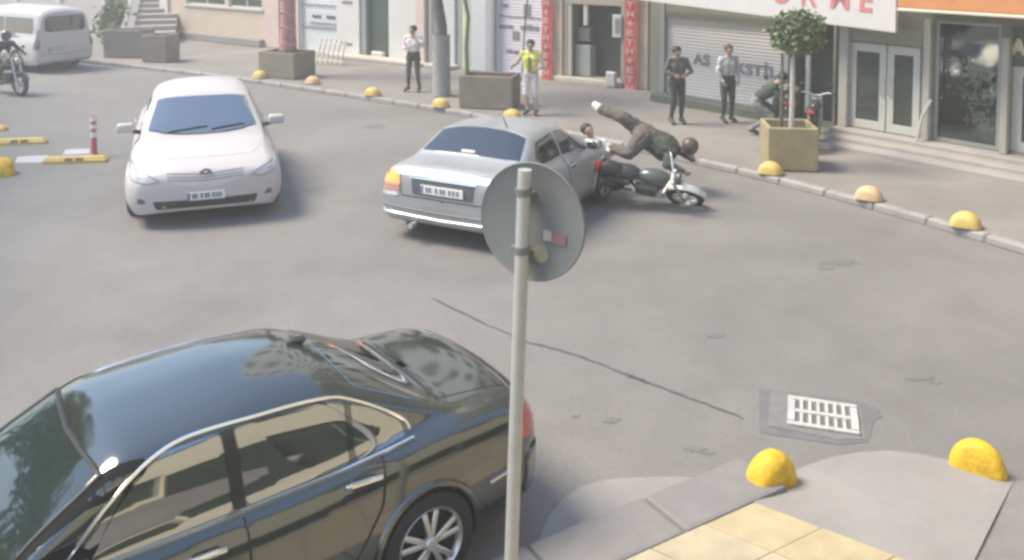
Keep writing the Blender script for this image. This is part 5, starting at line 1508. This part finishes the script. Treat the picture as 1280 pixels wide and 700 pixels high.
# ------------------------------------------------------------------ motorcycles
def motorcycle(label, loc, rz, body, fender, group='motorcycles', roll=0.0, lift=0.0, pitch=0.0, parts='box'):
    t_ = thing('motorcycle', label, 'motorcycle', (loc[0], loc[1], loc[2] + lift), rz, group)
    t_.rotation_mode = 'ZYX' if False else 'XYZ'
    t_.rotation_euler = (roll, pitch, rz)
    for x in (.62, -.62):
        m_ = MB(); m_.lathe([(.205, -.045), (.27, -.05), (.295, -.02), (.30, 0), (.295, .02), (.27, .05), (.205, .045)], 30, axis='Y', c=(x, 0, .30), caps=False); w_ = m_.build('wheel', TYREM, t_, True)
        m_ = MB(); m_.lathe([(.20, -.035), (.215, -.03), (.215, .03), (.20, .035), (.185, .0), (.20, -.035)], 30, axis='Y', c=(x, 0, .30), caps=False)
        m_.lathe([(.05, -.06), (.05, .06)], 12, axis='Y', c=(x, 0, .30))
        for k in range(6):
            a = k * math.pi / 3; m_.tube([(x + .04 * math.cos(a), 0, .30 + .04 * math.sin(a)), (x + .20 * math.cos(a), 0, .30 + .20 * math.sin(a))], .014, 6)
        m_.build('rim', STEEL, w_, True)
        m_ = MB()
        a0, a1 = (R(20), R(165)) if x > 0 else (R(35), R(175))
        prof = [(x + .335 * math.cos(a0 + (a1 - a0) * k / 10), .30 + .335 * math.sin(a0 + (a1 - a0) * k / 10)) for k in range(11)]
        vs_ = [(px, y, pz) for px, pz in prof for y in (-.05, .05)] + [(px, y, pz + .012) for px, pz in prof for y in (-.05, .05)]
        fs_ = [[2 * i, 2 * i + 1, 2 * i + 3, 2 * i + 2] for i in range(10)]; m_.add(vs_, fs_ + [[22 + q for q in f_] for f_ in fs_]); m_.build('mudguard', fender if x > 0 else body, t_, True)
    m_ = MB()
    for y in (-.09, .09): m_.tube([(.62, y, .30), (.46, y, .80), (.42, y, .95)], .025, 8)
    m_.box((.43, 0, .90), (.06, .22, .04), b=.01); m_.build('fork', STEEL, t_, True)
    m_ = MB(); m_.tube([(.30, -.36, 1.02), (.34, -.24, 1.05), (.40, -.06, .98), (.40, .06, .98), (.34, .24, 1.05), (.30, .36, 1.02)], .014, 8); hb_ = m_.build('handlebar', STEEL, t_, True)
    for y in (-.31, .31):
        m_ = MB(); m_.tube([(.325, y * .92, 1.03), (.295, y * 1.2, 1.015)], .02, 8); m_.build('grip', BLACKP, hb_, True)
        m_ = MB(); m_.tube([(.35, y * .75, 1.05), (.33, y * .9, 1.20)], .007, 6); m_.sphere((.32, y * .92, 1.22), (.015, .055, .035), 10, 6); m_.build('mirror', BLACKP, hb_, True)
    m_ = MB(); m_.sphere((.50, 0, .90), (.08, .10, .10), 14, 10); m_.build('headlight_shell', body, t_, True)
    m_ = MB(); m_.sphere((.545, 0, .90), (.045, .085, .085), 14, 8); m_.build('headlight', LAMPC, t_, True)
    m_ = MB(); m_.tube([(.40, 0, .88), (.15, 0, .66), (-.30, 0, .62), (-.72, 0, .74)], .03, 8); m_.tube([(.40, 0, .80), (.22, 0, .40), (-.15, 0, .30), (-.30, 0, .58)], .025, 8)
    for y in (-.08, .08): m_.tube([(-.20, y, .34), (-.62, y, .30)], .022, 8); m_.tube([(-.62, y * 1.3, .32), (-.55, y * 1.3, .68)], .022, 8)
    m_.build('frame', BLACKP, t_, True)
    m_ = MB(); m_.box((.02, 0, .42), (.34, .24, .28), b=.05, seg=2); m_.tube([(.02, 0, .40), (.20, 0, .44)], .09, 12); m_.build('engine', mat('engine_alloy', (.22, .22, .21), .45, metal=.6), t_)
    m_ = MB(); m_.sphere((.14, 0, .78), (.26, .135, .12), 18, 10); m_.build('fuel_tank', body, t_, True)
    m_ = MB(); m_.sphere((-.28, 0, .79), (.22, .13, .06), 16, 8); m_.sphere((-.52, 0, .83), (.18, .115, .055), 16, 8); m_.build('seat', BLACKP, t_, True)
    m_ = MB(); m_.tube([(.20, .10, .40), (.16, .13, .28), (-.20, .14, .27), (-.42, .15, .34), (-.78, .16, .40)], [.022, .022, .025, .045, .045], 10); m_.build('exhaust', STEEL, t_, True)
    for y in (-.13, .13):
        m_ = MB(); m_.sphere((-.42, y, .66), (.22, .03, .10), 12, 8); m_.build('side_panel', body, t_, True)
    m_ = MB(); m_.box((-.74, 0, .80), (.08, .16, .07), b=.02); m_.build('tail_lamp', LAMPR, t_)
    m_ = MB(); m_.tube([(-.05, .12, .28), (-.12, .30, .02)], .012, 6); m_.build('side_stand', STEEL, t_)
    return t_
MCB = mat('bike_black', (.035, .035, .035), .35, coat=.6); MCG = mat('bike_green', (.062, .082, .066), .35, coat=.6); MCW = mat('bike_white', (.66, .65, .62), .4, coat=.4); MCD = mat('bike_brown', (.11, .085, .07), .4, coat=.4)
p = G(8, 118)
motorcycle('dark motorcycle ridden along the far lane at the left edge', (p.x, p.y, 0), R(-30), MCD, MCB)
ridr = dict(pelvis=(0, -.22, .86), waist=(0, -.17, 1.01), chest=(0, -.08, 1.20), neck=(0, .0, 1.37), head=(0, .06, 1.50), hipL=(-.10, -.20, .84), hipR=(.10, -.20, .84), kneeL=(-.20, .16, .72), kneeR=(.20, .16, .72), ankL=(-.19, .02, .36), ankR=(.19, .02, .36), toeL=(-.20, .17, .31), toeR=(.20, .17, .31),
            shL=(-.19, -.03, 1.31), shR=(.19, -.03, 1.31), elL=(-.33, .12, 1.12), elR=(.33, .12, 1.12), wrL=(-.33, .30, 1.06), wrR=(.33, .30, 1.06))
ro = person('person in black with a pale bag riding the motorcycle at the left edge', ridr, (p.x, p.y, 0), R(-30) - math.pi / 2, 1.0, BLK, DKT, helmet=mat('helmet_dark', (.05, .05, .05), .3, coat=1))
m = MB(); m.sphere((.14, .20, 1.02), (.09, .09, .15), 14, 10); o = m.build('shoulder_bag', MCW, smooth=True, loc=(p.x, p.y, 0), rz=R(-30) - math.pi / 2); tag(o, 'pale bag carried on the chest of the motorcycle rider', 'bag')
p = G(1034, 190, .12)
motorcycle('black motorcycle parked on the pavement to the right of the olive planter', (p.x - .05, p.y + .6, .12), R(66), MCB, MCB).scale = (.9, .9, .9)
p = G(990, 178, .12)
motorcycle('black motorcycle parked behind the olive planter, mostly hidden', (p.x + .05, p.y + 1.0, .12), R(82), MCB, MCB).scale = (.85, .85, .85)
p = G(810, 256)
motorcycle('dark grey green motorcycle with a white front mudguard toppling over in the crash', (p.x, p.y + .30, 0), R(-14), MCG, MCW, roll=R(52), lift=.05, pitch=R(8)).scale = (.96, 1.0, 1.0)
# rider thrown over the handlebars, placed by sight lines about 14.3 m away
def W(px, py, Y): return tuple(Q(px, py, Y))
thrown = dict(toeR=W(744, 131, 14.6), ankR=W(752, 137, 14.55), kneeR=W(778, 147, 14.35), hipR=W(806, 166, 14.4), hipL=W(803, 172, 14.1), pelvis=W(805, 169, 14.25), waist=W(817, 176, 14.2), chest=W(830, 183, 14.15), neck=W(845, 186, 14.1), head=W(860, 183, 14.05),
              kneeL=W(786, 192, 13.95), ankL=W(766, 186, 14.2), toeL=W(758, 192, 14.2), shR=W(838, 178, 14.33), shL=W(838, 191, 13.95), elR=W(856, 192, 14.45), wrR=W(866, 199, 14.3), elL=W(834, 206, 13.8), wrL=W(852, 214, 13.75))
person('person in dark green jacket thrown head first over the toppling motorcycle', thrown, (0, 0, 0), 0, 1.0, DGR, BRN, shoes=MCW, helmet=mat('helmet_brown', (.09, .07, .06), .4), face=(.6, -.5, -.6), bulk=1.75)
fallen = dict(head=W(735, 164, 15.3), neck=W(740, 174, 15.3), chest=W(748, 184, 15.3), waist=W(750, 203, 15.5), pelvis=W(756, 213, 15.55), hipL=W(750, 215, 15.7), hipR=W(761, 214, 15.4), kneeL=W(770, 214, 15.9), kneeR=W(780, 212, 15.5), ankL=W(778, 226, 16.0), ankR=W(792, 226, 15.7), toeL=W(786, 226, 16.0), toeR=W(800, 226, 15.7),
              shL=W(736, 178, 15.5), shR=W(754, 179, 15.1), elL=W(733, 193, 15.3), wrL=W(748, 196, 15.1), elR=W(768, 188, 15.0), wrR=W(760, 197, 14.9))
person('person in a white shirt falling beside the bonnet of the silver car', fallen, (0, 0, 0), 0, 1.0, WHT, BRN, face=(.5, -1, 0), bulk=1.25)
# ------------------------------------------------------------------ air
hz = MB(); hz.box((0, 10, 11.2), (320, 320, 24.4))
hm = bpy.data.materials.new('haze_air'); hm.use_nodes = True
hn = hm.node_tree.nodes; hn.clear()
pv = hn.new('ShaderNodeVolumePrincipled'); pv.inputs['Density'].default_value = 0.0075; pv.inputs['Color'].default_value = (.95, .95, .93, 1); pv.inputs['Anisotropy'].default_value = 0.2
ho_ = hn.new('ShaderNodeOutputMaterial'); hm.node_tree.links.new(pv.outputs[0], ho_.inputs['Volume'])
tag(hz.build('haze', hm), kind='stuff')
